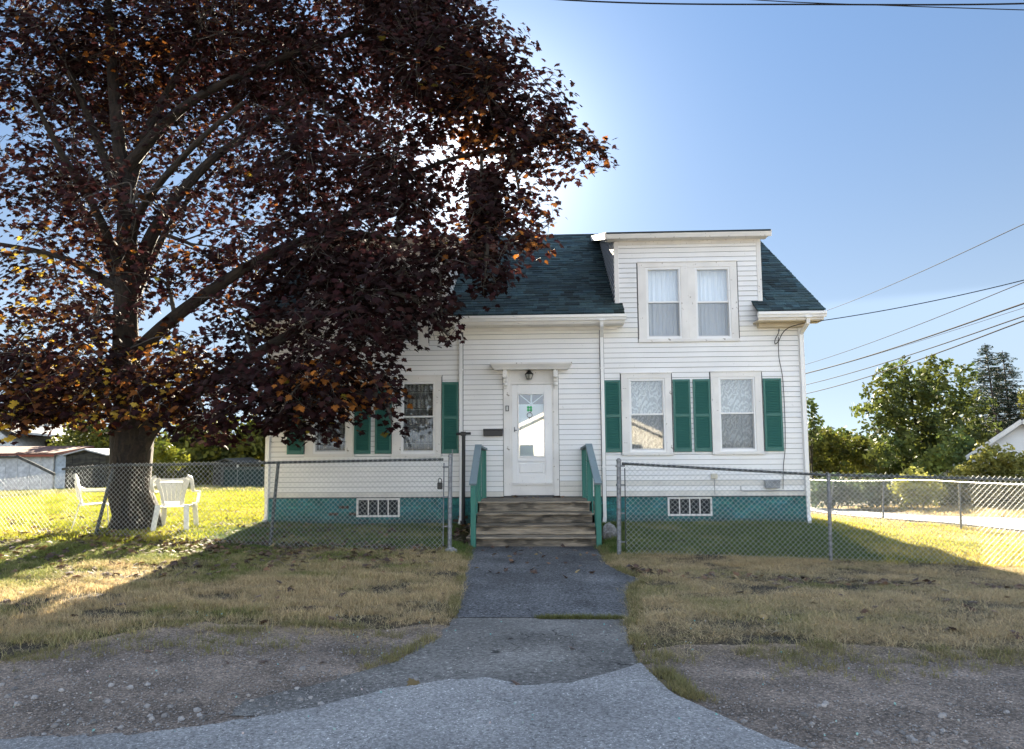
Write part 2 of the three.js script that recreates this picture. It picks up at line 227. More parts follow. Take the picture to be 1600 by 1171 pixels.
// the walk lies in a shallow cut between the two lawns
function walkW(x, z) { if (z < 0.2 || z > 8.5) return 0; const a = sm(pathL(z) - 0.30, pathL(z) + 0.02, x) * (1 - sm(pathR(z) - 0.02, pathR(z) + 0.30, x)); return a * sm(0.3, 0.9, z) * (1 - sm(7.4, 8.4, z)); }
function H(x, z) { const b = baseH(x, z), w = walkW(x, z); return w ? lerp(b, -0.118, w) : b; }
const grassEdgeL = [[-14, 10.1], [-6, 9.9], [-4.3, 9.4], [-3.87, 8.6], [-3.45, 8.1], [-2.5, 8.02], [-1.53, 8.22], [-.97, 7.95]], grassEdgeR = [[.69, 8.95], [1.03, 8.82], [1.58, 8.7], [1.9, 8.6], [2.4, 8.66], [3.05, 8.92], [3.75, 9.0], [14, 9.4]];
const gEdge = (x) => (x < 0 ? lin(grassEdgeL, x) : lin(grassEdgeR, x)) + 0.35 * (fbm(x * 1.7, 1, 81, 4) - 0.5);
const streetMid = (z) => lin([[-70, 7], [-40, 11], [-22, 12.2], [-13.8, 12.75], [-8, 14.15], [-2, 16.2], [8, 19], [14, 21]], z);
// how much of the ground is dry, straw coloured turf (0 green .. 1 straw), and bare
function dryness(x, z) {
  const n = fbm(x * 0.9, z * 1.3, 91, 4) - 0.5, f = fbm(x * 3, z * 4, 95, 3) - 0.5;
  let d = z > 0 ? 0.06 : 0.25;
  if (z > 3) { const g = x < 0 ? lerp(0.42, 0.95, sm(3.4, 6.5, z + 0.28 * (x + 6))) : 0.95; d = g; if (x < -4) d -= 0.45 * sm(2.6, 5, -x) * (1 - sm(6.2, 7.4, z)); }
  else if (x > 5.4) d = 0.62 + 0.15 * sm(-2, -12, z); else if (x < -5.6) d = 0.22;
  return clamp(d + 1.5 * n + 0.8 * f, 0, 1);
}
function bareness(x, z) { const n = fbm(x * 1.6, z * 2.2, 111, 4), e = gEdge(x); let b = 0; if (z > 2.9) b = sm(0.52, 0.66, n) * 0.95; if (z > 3.2 && z < 8) { const s = lin([[1, 4.45], [2.1, 4.9], [6.1, 5.2], [12, 5.4]], x); if (x > 0.9) b = Math.max(b, 0.9 * (1 - sm(0.1, 0.42, Math.abs(z - s + 0.15 * (n - 0.5))))); } if (z > 2.6 && z < 4 && x < -1.4) b = Math.max(b, 0.7 * sm(0.4, 0.6, n)); return b; }
function groundColor(x, z, out) {
  const d = dryness(x, z), b = bareness(x, z), k = 0.85 + 0.5 * (fbm(x * 5, z * 7, 121, 3) - 0.5);
  const G = [0.15, 0.175, 0.022], S = [0.37, 0.275, 0.155], B = [0.115, 0.092, 0.07];
  for (let i = 0; i < 3; i++) out[i] = lerp(lerp(G[i], S[i], d), B[i], b) * k * 1.9;
}
{
  const axis = (fine, lim) => { const a = []; for (let x = fine[0]; x < fine[1]; x += fine[2]) a.push(x); a.push(fine[1]); let s = fine[2]; let x = fine[1]; while (x < lim) { s *= 1.22; x += s; a.push(x); } s = fine[2]; x = fine[0]; while (x > -lim) { s *= 1.22; x -= s; a.unshift(x); } return a; };
  const xs = axis([-13, 13, 0.13], 700), zs = axis([-6, 12, 0.13], 700), p = [], u = [], c = [], ix = [], cc = [0, 0, 0];
  for (const z of zs) for (const x of xs) { p.push(x, H(x, z) + ((z < 12 && z > -6 && Math.abs(x) < 13) ? 0.03 * (fbm(x * 2.3, z * 2.3, 131, 3) - 0.5) * (1 - walkW(x, z)) * (1 - sm(7, 8, z)) : 0), z); u.push(x, z); groundColor(x, z, cc); c.push(...cc); }
  const nx = xs.length; for (let j = 0; j < zs.length - 1; j++) for (let i = 0; i < nx - 1; i++) { const a = j * nx + i; ix.push(a, a + nx, a + 1, a + 1, a + nx, a + nx + 1); }
  const g = new THREE.BufferGeometry(); g.setAttribute('position', new THREE.Float32BufferAttribute(p, 3)); g.setAttribute('uv', new THREE.Float32BufferAttribute(u, 2)); g.setAttribute('color', new THREE.Float32BufferAttribute(c, 3)); g.setIndex(ix); g.computeVertexNormals();
  const m = std([1, 1, 1], { map: T.soil, bump: T.aggB, bs: 0.02, rough: 0.98, vertexColors: true });
  tag(top('ground', g, m), 'dry patchy lawn ground around the white house', null, null, 'structure');
}
// a sheet laid on the ground between two edges
function sheet(name, mat, us, edge0, edge1, nv, lift, along, label, tint) {
  const p = [], t = [], c = [], ix = []; 
  us.forEach((s) => { const a = edge0(s), b = edge1(s); for (let k = 0; k <= nv; k++) { const q = lerp(a, b, k / nv), x = along === 'x' ? s : q, z = along === 'x' ? q : s; p.push(x, H(x, z) + lift + (tint && tint.bump ? tint.bump(x, z) : 0), z); t.push(x, z); const w = tint ? tint(x, z) : 1; c.push(...(w.length ? w : [w, w, w])); } });
  for (let i = 0; i < us.length - 1; i++) for (let k = 0; k < nv; k++) { const a = i * (nv + 1) + k; along === 'x' ? ix.push(a, a + 1, a + nv + 1, a + 1, a + nv + 2, a + nv + 1) : ix.push(a, a + nv + 1, a + 1, a + 1, a + nv + 1, a + nv + 2); }
  const g = new THREE.BufferGeometry(); g.setAttribute('position', new THREE.Float32BufferAttribute(p, 3)); g.setAttribute('uv', new THREE.Float32BufferAttribute(t, 2)); g.setAttribute('color', new THREE.Float32BufferAttribute(c, 3)); g.setIndex(ix); g.computeVertexNormals();
  const m = top(name, g, mat, label, null, null, 'structure'); mat.vertexColors = true; return m;
}
const steps = (a, b, s) => { const r = []; for (let x = a; x < b; x += s) r.push(x); r.push(b); return r; };
const gravelM = std([1.27, 1.08, 0.93], { map: T.gravel, bump: T.aggB, bs: 0.016, rough: 0.97 });
const gTint = (x, z) => { const d = 0.75 + 0.6 * (fbm(x * 0.8, z * 2, 141, 4) - 0.4), e = sm(0.7, 0.0, Math.abs(z - gEdge(x))); return [d * (1 + 0.1 * e), d * (1 + 0.06 * e), d * (1 - 0.05 * e)]; };
sheet('gravel_shoulder', gravelM, steps(-14, 0.1, 0.06), (x) => gEdge(x) - 0.02, (x) => apron(x) + 0.3, 24, 0.006, 'x', 'stony dirt shoulder left of the driveway', gTint);
sheet('gravel_shoulder', gravelM, steps(0.55, 14, 0.06), (x) => gEdge(x) - 0.02, (x) => Math.max(gEdge(x) + .4, lin([[0.55, 11.2], [1.6, 11.5], [14, 11.9]], x) + 0.3), 24, 0.006, 'x', 'brown gravel shoulder right of the driveway', gTint);
const jag = (z, s) => 0.07 * (fbm(z * 4, 1, s, 4) - 0.5) + 0.02 * (vnoise(z * 30, 1, s) - 0.5);
sheet('driveway_apron', std([1.12, 1.06, 0.98], { map: T.drive, bump: T.aggB, bs: 0.006, rough: 0.95 }), steps(7.42, 10.6, 0.04), (z) => pathL(z) + jag(z, 151), (z) => Math.min(pathR(z), 1.2) + jag(z, 152), 40, 0.012, 'z', 'old dusty asphalt between walk and road', (x, z) => { const n = fbm(x * 1.5, z * 1.5, 161, 4); const c = sm(0.02, 0.0, Math.abs(z - 8.9 - 0.9 * (fbm(x * 2, 5, 163, 3) - .5) - 0.4 * x)) ; const k = 0.55 + 0.75 * n; return [k * 1.02, k * 0.99, k * 0.94].map((q) => q * (1 - 0.0 * c)); });
sheet('asphalt_walk', std([0.96, 0.95, 0.95], { map: T.walk, bump: T.aggB, bs: 0.008, rough: 0.9 }), steps(1.0, 7.47, 0.04), (z) => pathL(z) + jag(z, 171), (z) => pathR(z) + jag(z, 172), 44, 0.018, 'z', 'dark asphalt walk from the steps to the driveway', (x, z) => { const k = 0.78 + 1.3 * (fbm(x * 1.5, z * 1.1, 181, 5) - 0.45) + 0.22 * sm(4.6, 7, z) - .25 * sm(3.0, 2.3, z); return k; });
const roadM = std([1.5, 1.43, 1.34], { map: T.road, bump: T.aggB, bs: 0.007, rough: 0.92 });
sheet('road', roadM, [...steps(-60, -14, 2), ...steps(-13.9, -5.1, 0.1), ...steps(-5, 5, 0.025), ...steps(5.1, 14, 0.1), ...steps(14.5, 60, 2)], (x) => apron(x), () => 24, 30, 0.026, 'x', 'pale grey asphalt road in front of the house', (x, z) => 0.75 + 0.55 * (fbm(x * 0.7, z * 0.7, 191, 4) - 0.3));
sheet('side_street', std([0.85, 0.84, 0.83], { map: T.road, rough: 0.92 }), steps(-70, 14, 1), (z) => streetMid(z) - 0.9 - 0.5 * sm(-20, -5, z), (z) => streetMid(z) + 0.9 + 0.9 * sm(-25, -5, z), 6, 0.03, 'z', 'sunlit pale side street beyond the right fence', () => 1.1);
// ---------------------------------------------------------------- the house
const HX0 = -5.79, HX1 = 5.2, ZB = -9.2, ZR = -4.6, YF = 0.63, SL = 0.602, YE0 = 4.53;   // facade plane is z = 0
const roofY = (z) => YE0 - z * SL + 0.02;                     // top of the front slope's deck
const house = thing('house', 'white clapboard cottage with green shutters and two tall wall dormers', 'house', [0, 0, 0]);
const rc = rng(11);
const MIR = -0.59;                                            // the left half mirrors the right: x -> MIR - x
const D0 = 1.44, D1 = 4.41, DT = 5.86;                        // right dormer front
const wins = [
  { c: [1.52, 2.53, 1.44, 3.11], s: [1.675, 2.396, 1.50, 2.99], cur: 'lace' }, { c: [3.32, 4.335, 1.445, 3.125], s: [3.475, 4.195, 1.505, 3.0], cur: 'lace' },
  { c: [-3.17, -2.155, 1.44, 3.10], s: [-2.985, -2.285, 1.50, 2.98], cur: 'lace2' }, { c: [-4.97, -3.955, 1.45, 3.10], s: [-4.80, -4.105, 1.51, 2.985], cur: 'lace2' },
  { c: [1.905, 2.915, 3.73, 5.40], s: [2.072, 2.775, 3.80, 5.285], cur: 'sheer' }, { c: [2.915, 3.92, 3.73, 5.40], s: [3.075, 3.775, 3.79, 5.27], cur: 'sheer' },
  { c: [-4.45, -3.44, 3.72, 5.39], s: [-4.30, -3.60, 3.79, 5.27], cur: 'lace2' }, { c: [-3.44, -2.43, 3.71, 5.39], s: [-3.215, -2.61, 3.78, 5.27], cur: 'lace2' },
];
const doorHole = { c: [-0.879, 0.24, 0.655, 3.2], s: [-0.70, 0.105, 0.90, 2.89] };
function cells(x0, x1, y0, y1, holes, fn) {                   // what is left of a rectangle around its holes, as rectangles
  const ys = [...new Set([y0, y1, ...holes.flatMap((h) => [h[2], h[3]])])].filter((y) => y >= y0 && y <= y1).sort((a, b) => a - b);
  for (let i = 0; i < ys.length - 1; i++) { const a = ys[i], b = ys[i + 1], m = (a + b) / 2, hs = holes.filter((h) => h[2] < m && h[3] > m).sort((p, q) => p[0] - q[0]); let x = x0; for (const h of hs) { if (h[0] > x && x < x1) fn(x, Math.min(h[0], x1), a, b); x = Math.max(x, h[1]); } if (x < x1) fn(x, x1, a, b); }
}
const wall = holder('wall', house);
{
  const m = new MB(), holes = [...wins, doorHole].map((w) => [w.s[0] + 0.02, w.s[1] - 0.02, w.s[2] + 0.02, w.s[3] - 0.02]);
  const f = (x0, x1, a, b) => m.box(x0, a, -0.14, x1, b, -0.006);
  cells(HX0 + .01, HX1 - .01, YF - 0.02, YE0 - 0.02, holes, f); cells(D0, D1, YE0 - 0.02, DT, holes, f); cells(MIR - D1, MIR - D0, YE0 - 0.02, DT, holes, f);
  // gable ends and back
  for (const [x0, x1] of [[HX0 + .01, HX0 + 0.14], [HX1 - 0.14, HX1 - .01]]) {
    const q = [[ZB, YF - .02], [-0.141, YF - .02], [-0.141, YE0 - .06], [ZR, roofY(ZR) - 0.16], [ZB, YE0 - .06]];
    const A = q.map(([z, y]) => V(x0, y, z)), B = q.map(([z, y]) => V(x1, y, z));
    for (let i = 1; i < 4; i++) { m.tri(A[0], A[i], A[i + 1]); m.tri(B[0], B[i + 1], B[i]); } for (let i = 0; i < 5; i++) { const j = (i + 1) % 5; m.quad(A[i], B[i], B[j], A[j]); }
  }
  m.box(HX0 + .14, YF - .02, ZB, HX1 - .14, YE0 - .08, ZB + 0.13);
  part('sheathing', m.geo(), M.gapShade, wall);  // coloured dark so the open gaps between boards read as shadow lines
  const r = new MB(); r.box(HX0 + .2, YF + .02, ZB + .2, HX1 - .2, YF + .06, -.2); r.box(HX0 + .2, YF, -2.2, HX1 - .2, 5.4, -2.1); r.box(HX0 + .2, 3.42, -2.0, HX1 - .2, 3.5, -.2);
  part('room_partition', r.geo(), M.room, house);
}
// clapboards: each course and piece of a course is a board of its own
const CL = 0.1035;
function board(x0, x1, y, h, z = 0) { const m = new MB(), t = 0.019, j = (rc() - 0.5) * 0.003; h -= .007; m.hexa([V(x0, y + j, z + t), V(x1, y + j + (rc() - 0.5) * 0.002, z + t), V(x1, y, z - 0.004), V(x0, y, z - 0.004), V(x0, y + h, z + 0.003), V(x1, y + h, z + 0.003), V(x1, y + h, z - 0.004), V(x0, y + h, z - 0.004)]); return m; }
{
  const holes = [...wins.map((w) => [w.c[0] - .022, w.c[1] + .022, w.c[2] - .015, w.c[3] + .012]), [doorHole.c[0] - .010, doorHole.c[1] + .010, 0.5, 3.2]];  // wider than the casings, so the dark backing draws a shadow outline
  const mats = [M.white, M.white, M.white, M.white2, M.white2];
  for (let k = 0; ; k++) {
    const y = YF + k * CL; if (y > DT - 0.02) break; const h = Math.min(CL, DT - y), ym = y + h * 0.5;
    const spans = ym < 4.06 ? [[HX0 + .10, -1.79], [-1.70, 1.095], [1.185, HX1 - .10]] : y + h < 4.47 ? [[HX0 + .10, -2.05], [1.46, HX1 - .1]] : ym < YE0 ? [[MIR - D1, -2.05], [1.46, D1]] : [[MIR - D1 + .08, MIR - D0 - .08], [D0 + .08, D1 - .08]];
    for (const [a, b] of spans) {
      let x = a; const hs = holes.filter((q) => q[2] < ym && q[3] > ym && q[0] > a && q[1] < b).sort((p, q) => p[0] - q[0]);
      const put = (p, q) => { if (q - p < 0.05) return; const mt = k === 0 || (k < 3 && rc() < .3) ? M.grime : (ym > 3.85 && ym < 4.06) ? M.white3 : mats[Math.floor(rc() * mats.length)]; part('clapboard', board(p, q, y, h).geo(), mt, wall); };
      for (const q of hs) { put(x, q[0]); x = q[1]; } put(x, b);
    }
  }
  // boards of the gable ends and of the dormer cheeks
  const side = (x, dir, z0f, z1f, y0, y1) => { const m = new MB(); for (let y = y0; y < y1; y += CL) { const a = z0f(y + CL / 2), b = z1f(y + CL / 2); if (b - a < 0.06) continue; const t = x + dir * 0.026, s = x + dir * 0.004; const q = [V(s, y, b), V(t, y, b), V(t, y, a), V(s, y, a)], w = x + dir * .005; const yt = y + CL - .016, p = [V(x, yt, b), V(w, yt, b), V(w, yt, a), V(x, yt, a)]; m.hexa([...q, ...p]); } return m; };
  part('gable_siding', side(HX0, -1, (y) => y < YE0 - .1 ? ZB : ZB + (y - YE0 + .1) / SL, (y) => y < YE0 - .1 ? -.02 : -(y - YE0 + .1) / SL, YF, 7.05).geo(), M.white2, wall, 'stuff');
  part('gable_siding', side(HX1, 1, (y) => y < YE0 - .1 ? ZB : ZB + (y - YE0 + .1) / SL, (y) => y < YE0 - .1 ? -.02 : -(y - YE0 + .1) / SL, YF, 7.05).geo(), M.white2, wall, 'stuff');
  for (const [x, dir] of [[D0, -1], [MIR - D0, 1], [D1, 1], [MIR - D1, -1]]) {
    const zr = (y) => -(y - YE0) / SL, zt = (y) => y < DT ? -0.02 : -(y - DT) / 0.275;
    part('dormer_cheek_siding', side(x, dir, zr, zt, YE0, 6.9).geo(), M.white2, wall, 'stuff');
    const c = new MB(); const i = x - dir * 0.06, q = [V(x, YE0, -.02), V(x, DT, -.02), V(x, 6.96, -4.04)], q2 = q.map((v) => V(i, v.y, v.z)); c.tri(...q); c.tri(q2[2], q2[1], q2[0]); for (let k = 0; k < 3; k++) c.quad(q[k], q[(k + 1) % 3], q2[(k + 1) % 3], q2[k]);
    part('dormer_cheek', c.geo(), M.gapShade, wall);  // dark plate, its colour stands for shade under the cheek boards
  }
}
// corner boards and friezes
for (const [x0, x1, y0, y1] of [[HX0 - .012, HX0 + .10, YF - .01, YE0 - .12], [HX1 - .10, HX1 + .012, YF - .01, YE0 - .12], [D0 - .012, D0 + .08, YE0 - .015, DT], [D1 - .08, D1 + .012, YE0 - .015, DT], [MIR - D1 - .012, MIR - D1 + .08, YE0 - .015, DT], [MIR - D0 - .08, MIR - D0 + .012, YE0 - .015, DT]])
  part('corner_board', new MB().cbox(x0, y0, -.04, x1, y1, 0.024).geo(), M.trim, house);
part('frieze_board', new MB().cbox(-2.05, 4.00, -.02, 1.46, 4.085, 0.028).geo(), M.trim, house);
for (const [a, b] of [[D0, D1], [MIR - D1, MIR - D0]]) part('frieze_board', new MB().cbox(a + .082, DT - .10, -.02, b - .082, DT - .002, 0.022).geo(), M.trim, house);
// foundation of painted bricks
{
  const f = holder('foundation', house), core = new MB(); const bws = [[-3.90, -3.01, .226, .606], [2.404, 3.285, .230, .604]];
  const hl = bws.map((b) => [b[0] + .03, b[1] - .03, b[2] + .03, b[3] - .0]);
  cells(HX0 + .03, HX1 - .03, -.8, YF - .021, hl, (a, b, c, d) => core.box(a, c, -.35, b, d, -.058));
  core.box(HX0 + .03, -.9, ZB + .03, HX1 - .03, YF - .021, ZB + .3); core.box(HX0 + .03, -.9, ZB + .3, HX0 + .3, YF - .021, -.35); core.box(HX1 - .3, -.9, ZB + .3, HX1 - .03, YF - .021, -.35);
  part('mortar', core.geo(), std([0.045, 0.23, 0.235], { map: T.brick, bump: T.aggB, bs: .004, rough: 0.85 }), f);
  const b = new MB(), rb = rng(5); const H1 = 0.0685, W1 = 0.213;
  for (let k = 0; k < 12; k++) { const y = YF - .03 - (k + 1) * H1; for (let i = -1; i < 54; i++) {
    let x0 = HX0 + .03 + i * W1 + (k % 2) * W1 / 2, x1 = x0 + W1 - .012; x0 = Math.max(x0, HX0 + .03); x1 = Math.min(x1, HX1 - .03); if (x1 - x0 < .03) continue;
    let cut = false; for (const h of bws) { if (y + H1 > h[2] + .01 && y < h[3]) { if (x0 > h[0] && x1 < h[1]) cut = true; else if (x0 < h[0] && x1 > h[0]) x1 = h[0]; else if (x0 < h[1] && x1 > h[1]) x0 = h[1]; } } if (cut || x1 - x0 < .03) continue;
    const n = fbm(x0 * 1.2, y * 3, 31, 3), red = (n > .68 && rb() < .4) || rb() < .008, k2 = .8 + .4 * rb(); b.col = red ? [.11 * k2, .065 * k2, .045 * k2] : [.052 * k2, lerp(.245, .285, rb()) * k2, lerp(.245, .30, rb()) * k2];
    const sp = sm(.30, .08, y + .10 * (fbm(x0 * 3, 4, 19, 3) - .5)) * .55; b.col = b.col.map((q, i) => lerp(q, [.085, .075, .055][i], sp)); const d = (rb() - .5) * .006; b.cbox(x0, y, -.09, x1, y + H1 - .011, -.046 + d, .004);
  } }
  part('brick_facing', b.geo(true), std([1, 1, 1], { map: T.brick, bump: T.aggB, bs: .004, rough: .8, vertexColors: true }), f, 'stuff');
  bws.forEach((w) => {
    const g = holder('basement_window', f), m = new MB(), t = .036;
    m.cbox(w[0], w[3] - t, -.08, w[1], w[3], -.022); m.cbox(w[0], w[2], -.08, w[1], w[2] + t, -.016); m.cbox(w[0], w[2] + t, -.08, w[0] + t, w[3] - t, -.02); m.cbox(w[1] - t, w[2] + t, -.08, w[1], w[3] - t, -.02);
    const n = 4; for (let i = 1; i < n; i++) { const x = lerp(w[0] + t, w[1] - t, i / n); m.cbox(x - .011, w[2] + t, -.075, x + .011, w[3] - t, -.04, .003); }
    const F = M.trim; part('frame', m.geo(), F, g);
    for (let i = 0; i < n; i++) { const a = lerp(w[0] + t, w[1] - t, i / n), c = lerp(w[0] + t, w[1] - t, (i + 1) / n); part('pane', new MB().box(a + .011, w[2] + t, -.068, c - .011, w[3] - t, -.062).geo(), M.paneDark ??= std([.03, .035, .04], { rough: .12 }), g); }
  });
}
// windows
const wavy = (x0, x1, y0, y1, z, amp, n, rr) => { const p = [], u = [], ix = []; const N = 72, ph = [rr() * 6, rr() * 6, rr() * 6]; for (let j = 0; j <= 6; j++) for (let i = 0; i <= N; i++) { const s = i / N, x = lerp(x0, x1, s), q = j / 6; const w = Math.sin(s * n * 6.283 + ph[0] + Math.sin(s * 9 + ph[1]) * 1.2) * .7 + Math.sin(s * n * 2.3 * 6.283 + ph[2]) * .3; p.push(x, lerp(y0, y1, q), z + amp * w * (1 - .25 * q)); u.push(x, lerp(y0, y1, q)); } for (let j = 0; j < 6; j++) for (let i = 0; i < N; i++) { const a = j * (N + 1) + i; ix.push(a, a + 1, a + N + 1, a + 1, a + N + 2, a + N + 1); } const g = new THREE.BufferGeometry(); g.setAttribute('position', new THREE.Float32BufferAttribute(p, 3)); g.setAttribute('uv', new THREE.Float32BufferAttribute(u, 2)); g.setIndex(ix); g.computeVertexNormals(); return g; };
const rw = rng(23);
wins.forEach((w, i) => {
  const g = holder('window', house), [a, b, c, d] = w.c, [p, q, r, s] = w.s, m = new MB(), up = i > 3;
  m.cbox(a, r, -.02, p, s, .030); m.cbox(q, r, -.02, b, s, .030); m.cbox(a, s, -.02, b, d - .018, .031); m.cbox(a - .012, d - .018, -.02, b + .012, d + .008, .048);
  part('casing', m.geo(), M.trim, g);
  part('sill', new MB().cbox(a - .012, c, -.02, b + .012, r, up ? .045 : .055).geo(), M.trim, g);
  const f = new MB(), t = .036, ym = r + (s - r) * .51; // white vinyl frame with two sashes
  f.cbox(p, r, -.13, p + t, s, .018); f.cbox(q - t, r, -.13, q, s, .018); f.cbox(p + t, s - t * 1.3, -.13, q - t, s, .017); f.cbox(p + t, r, -.13, q - t, r + t * 1.4, .016);
  f.cbox(p + t, ym - .012, -.075, q - t, ym + .022, .006);
  f.cbox(p + t, ym + .022, -.06, p + t + .014, s - t * 1.3, -.012, .002); f.cbox(q - t - .014, ym + .022, -.06, q - t, s - t * 1.3, -.012, .002);
  f.cbox(p + t, r + t * 1.4, -.09, p + t + .012, ym - .012, -.046, .002); f.cbox(q - t - .012, r + t * 1.4, -.09, q - t, ym - .012, -.046, .002);
  f.cbox(p + t, r + t * 1.4, -.09, q - t, r + t * 1.4 + .025, -.046, .002);
  part('sash', f.geo(), M.vinyl, g);
  part('pane', new THREE.PlaneGeometry(q - p - 2 * t, s - t * 1.3 - ym - .02).translate((p + q) / 2, (s - t * 1.3 + ym + .02) / 2, -.035), M.glassW, g);
  part('pane', new THREE.PlaneGeometry(q - p - 2 * t, ym - r - t * 1.4).translate((p + q) / 2, (ym + r + t * 1.4) / 2, -.07), M.glass, g);
  part('insect_screen', new THREE.PlaneGeometry(q - p - 2 * t, ym - r - t * 1.4 - .012).translate((p + q) / 2, (ym - .012 + r + t * 1.4) / 2, -.03), M.screen, g);
  part('curtain', w.cur === 'sheer' ? wavy(p - .02, q + .02, r - .05, s + .02, -.20, .022, 8, rw) : wavy(p - .02, q + .02, r - .05, s + .02, -.19, .018, 6, rw), M[w.cur], g);
});
// shutters
const shut = (x0, x1, y0, y1) => {
  const g = holder('shutter', house), m = new MB(), t = .042, ym = y0 + (y1 - y0) * .5, z0 = .016, z1 = .050;
  m.cbox(x0, y0, z0, x0 + t, y1, z1); m.cbox(x1 - t, y0, z0, x1, y1, z1); m.cbox(x0 + t, y1 - .05, z0, x1 - t, y1, z1 - .002); m.cbox(x0 + t, y0, z0, x1 - t, y0 + .075, z1 - .002); m.cbox(x0 + t, ym - .03, z0, x1 - t, ym + .03, z1 - .002); m.box(x0 + t, y0 + .07, z0, x1 - t, y1 - .04, z0 + .006);
  part('frame', m.geo(), M.green, g); const l = new MB();
  for (const [a, b] of [[y0 + .08, ym - .034], [ym + .034, y1 - .054]]) { const n = Math.round((b - a) / .034); for (let i = 0; i < n; i++) { const y = a + (b - a) * i / n; l.hexa([V(x0 + t, y, z1 - .006), V(x1 - t, y, z1 - .006), V(x1 - t, y + .006, z1 - .003), V(x0 + t, y + .006, z1 - .003), V(x0 + t, y + .028, z0 + .008), V(x1 - t, y + .028, z0 + .008), V(x1 - t, y + .034, z0 + .006), V(x0 + t, y + .034, z0 + .006)].map((v) => v)); } }
  part('louver_panel', l.geo(), M.green, g, 'stuff');
};
for (const [a, b] of [[1.165, 1.505], [2.556, 2.905], [2.958, 3.304], [4.357, 4.72], [-2.138, -1.796], [-3.518, -3.182], [-3.946, -3.607], [-5.343, -4.993]]) shut(a, b, 1.507, 2.966);
// entrance: casing, hood on brackets, storm door
{
  const e = holder('door_surround', house), m = new MB();
  m.cbox(-.879, .645, -.02, -.735, 3.19, .034); m.cbox(.105 + .03, .645, -.02, .24, 3.19, .034); m.cbox(-.735, 2.93, -.02, .135, 3.19, .022); m.cbox(-.735, 2.895, -.02, .135, 2.935, .036); m.cbox(-.735, .655, -.02, -.70, 2.895, .02); m.cbox(.10, .655, -.02, .135, 2.895, .02);
  part('casing', m.geo(), M.trim, e); part('kick_board', new MB().cbox(-.70, .655, -.10, .10, .862, .012).geo(), M.trim, e); part('threshold', new MB().cbox(-.70, .862, -.10, .10, .897, .045).geo(), M.trim, e);
  const hd = new MB(), P = (y, o) => [V(-1.117 + o, y, .36 - o), V(.517 - o, y, .36 - o), V(.517 - o, y, -.01), V(-1.117 + o, y, -.01)];
  hd.hexa([...P(3.185, .075), ...P(3.225, .06)]); hd.hexa([...P(3.2251, .045), ...P(3.285, .0)]); hd.hexa([...P(3.2851, -.005), ...P(3.318, -.005)]);
  part('hood', hd.geo(), M.trim, e);
  for (const x of [-.88, .148]) { const b = new MB(); b.cbox(x, 3.03, .034, x + .09, 3.184, .24); b.cbox(x + .004, 2.95, .034, x + .086, 3.03, .15); b.cbox(x, 2.86, .034, x + .09, 2.95, .105); b.cbox(x + .01, 2.815, .034, x + .08, 2.86, .07); b.ball(V(x + .045, 3.05, .20), .05, .05, .045); b.ball(V(x + .045, 2.90, .1), .047, .04, .03); part('bracket', b.geo(), M.trim, e); }
  const d = holder('storm_door', house), f = new MB(), z0 = -.02, z1 = .022, X0 = -.70, X1 = .105, Y0 = .90, Y1 = 2.89, gx0 = -.565, gx1 = -.062, gy0 = 1.445, gy1 = 2.69;
  f.cbox(X0, Y0, z0, gx0 - .03, Y1, z1); f.cbox(gx1 + .03, Y0, z0, X1, Y1, z1); f.cbox(gx0 - .03, gy1 + .03, z0, gx1 + .03, Y1, z1); f.cbox(gx0 - .03, 1.33, z0, gx1 + .03, gy0 - .03, z1); f.cbox(gx0 - .03, Y0, z0, gx1 + .03, 1.065, z1);
  f.cbox(gx0 - .03, 1.065, z0, gx1 + .03, 1.33, z1 - .018); f.cbox(gx0 + .005, 1.10, z0, gx1 - .005, 1.295, z1 - .004, .012);
  for (const [a, b, c, q] of [[gx0 - .03, gx0, gy0 - .03, gy1 + .03], [gx1, gx1 + .03, gy0 - .03, gy1 + .03], [gx0, gx1, gy1, gy1 + .03], [gx0, gx1, gy0 - .03, gy0]]) f.cbox(a, c, z0, b, q, z1 + .010, .008);
  part('door_leaf', f.geo(), M.alum, d);
  part('pane', new THREE.PlaneGeometry(gx1 - gx0, gy1 - gy0).translate((gx0 + gx1) / 2, (gy0 + gy1) / 2, 0), M.glassW, d);
  const h = new MB(); h.cbox(-.665, 1.93, .022, -.645, 2.03, .034); h.tube([V(-.655, 1.965, .034), V(-.655, 1.965, .07), V(-.60, 1.965, .075)], .009, 8); part('handle', h.geo(), M.galv, d);
  // the grey green inner door behind the glass, with its crossed glazing bars
  const n = new MB(); n.box(-.70, .9, -.16, .105, 2.5, -.12); n.box(-.70, 2.5, -.16, -.60, 2.89, -.12); n.box(0, 2.5, -.16, .105, 2.89, -.12); n.box(-.60, 2.72, -.16, 0, 2.89, -.12); n.cbox(-.54, 1.5, -.121, -.32, 2.2, -.108); n.cbox(-.26, 1.5, -.121, -.04, 2.2, -.108);
  n.beam(V(-.58, 2.73, -.135), V(-.31, 2.50, -.135), .02, .035, V(0, 0, 1)); n.beam(V(-.02, 2.73, -.135), V(-.31, 2.50, -.135), .02, .035, V(0, 0, 1)); n.box(-.325, 2.5, -.15, -.295, 2.72, -.125);
  part('inner_door', n.geo(), std([.60, .66, .66], { rough: .6, map: T.paint }), d);
}
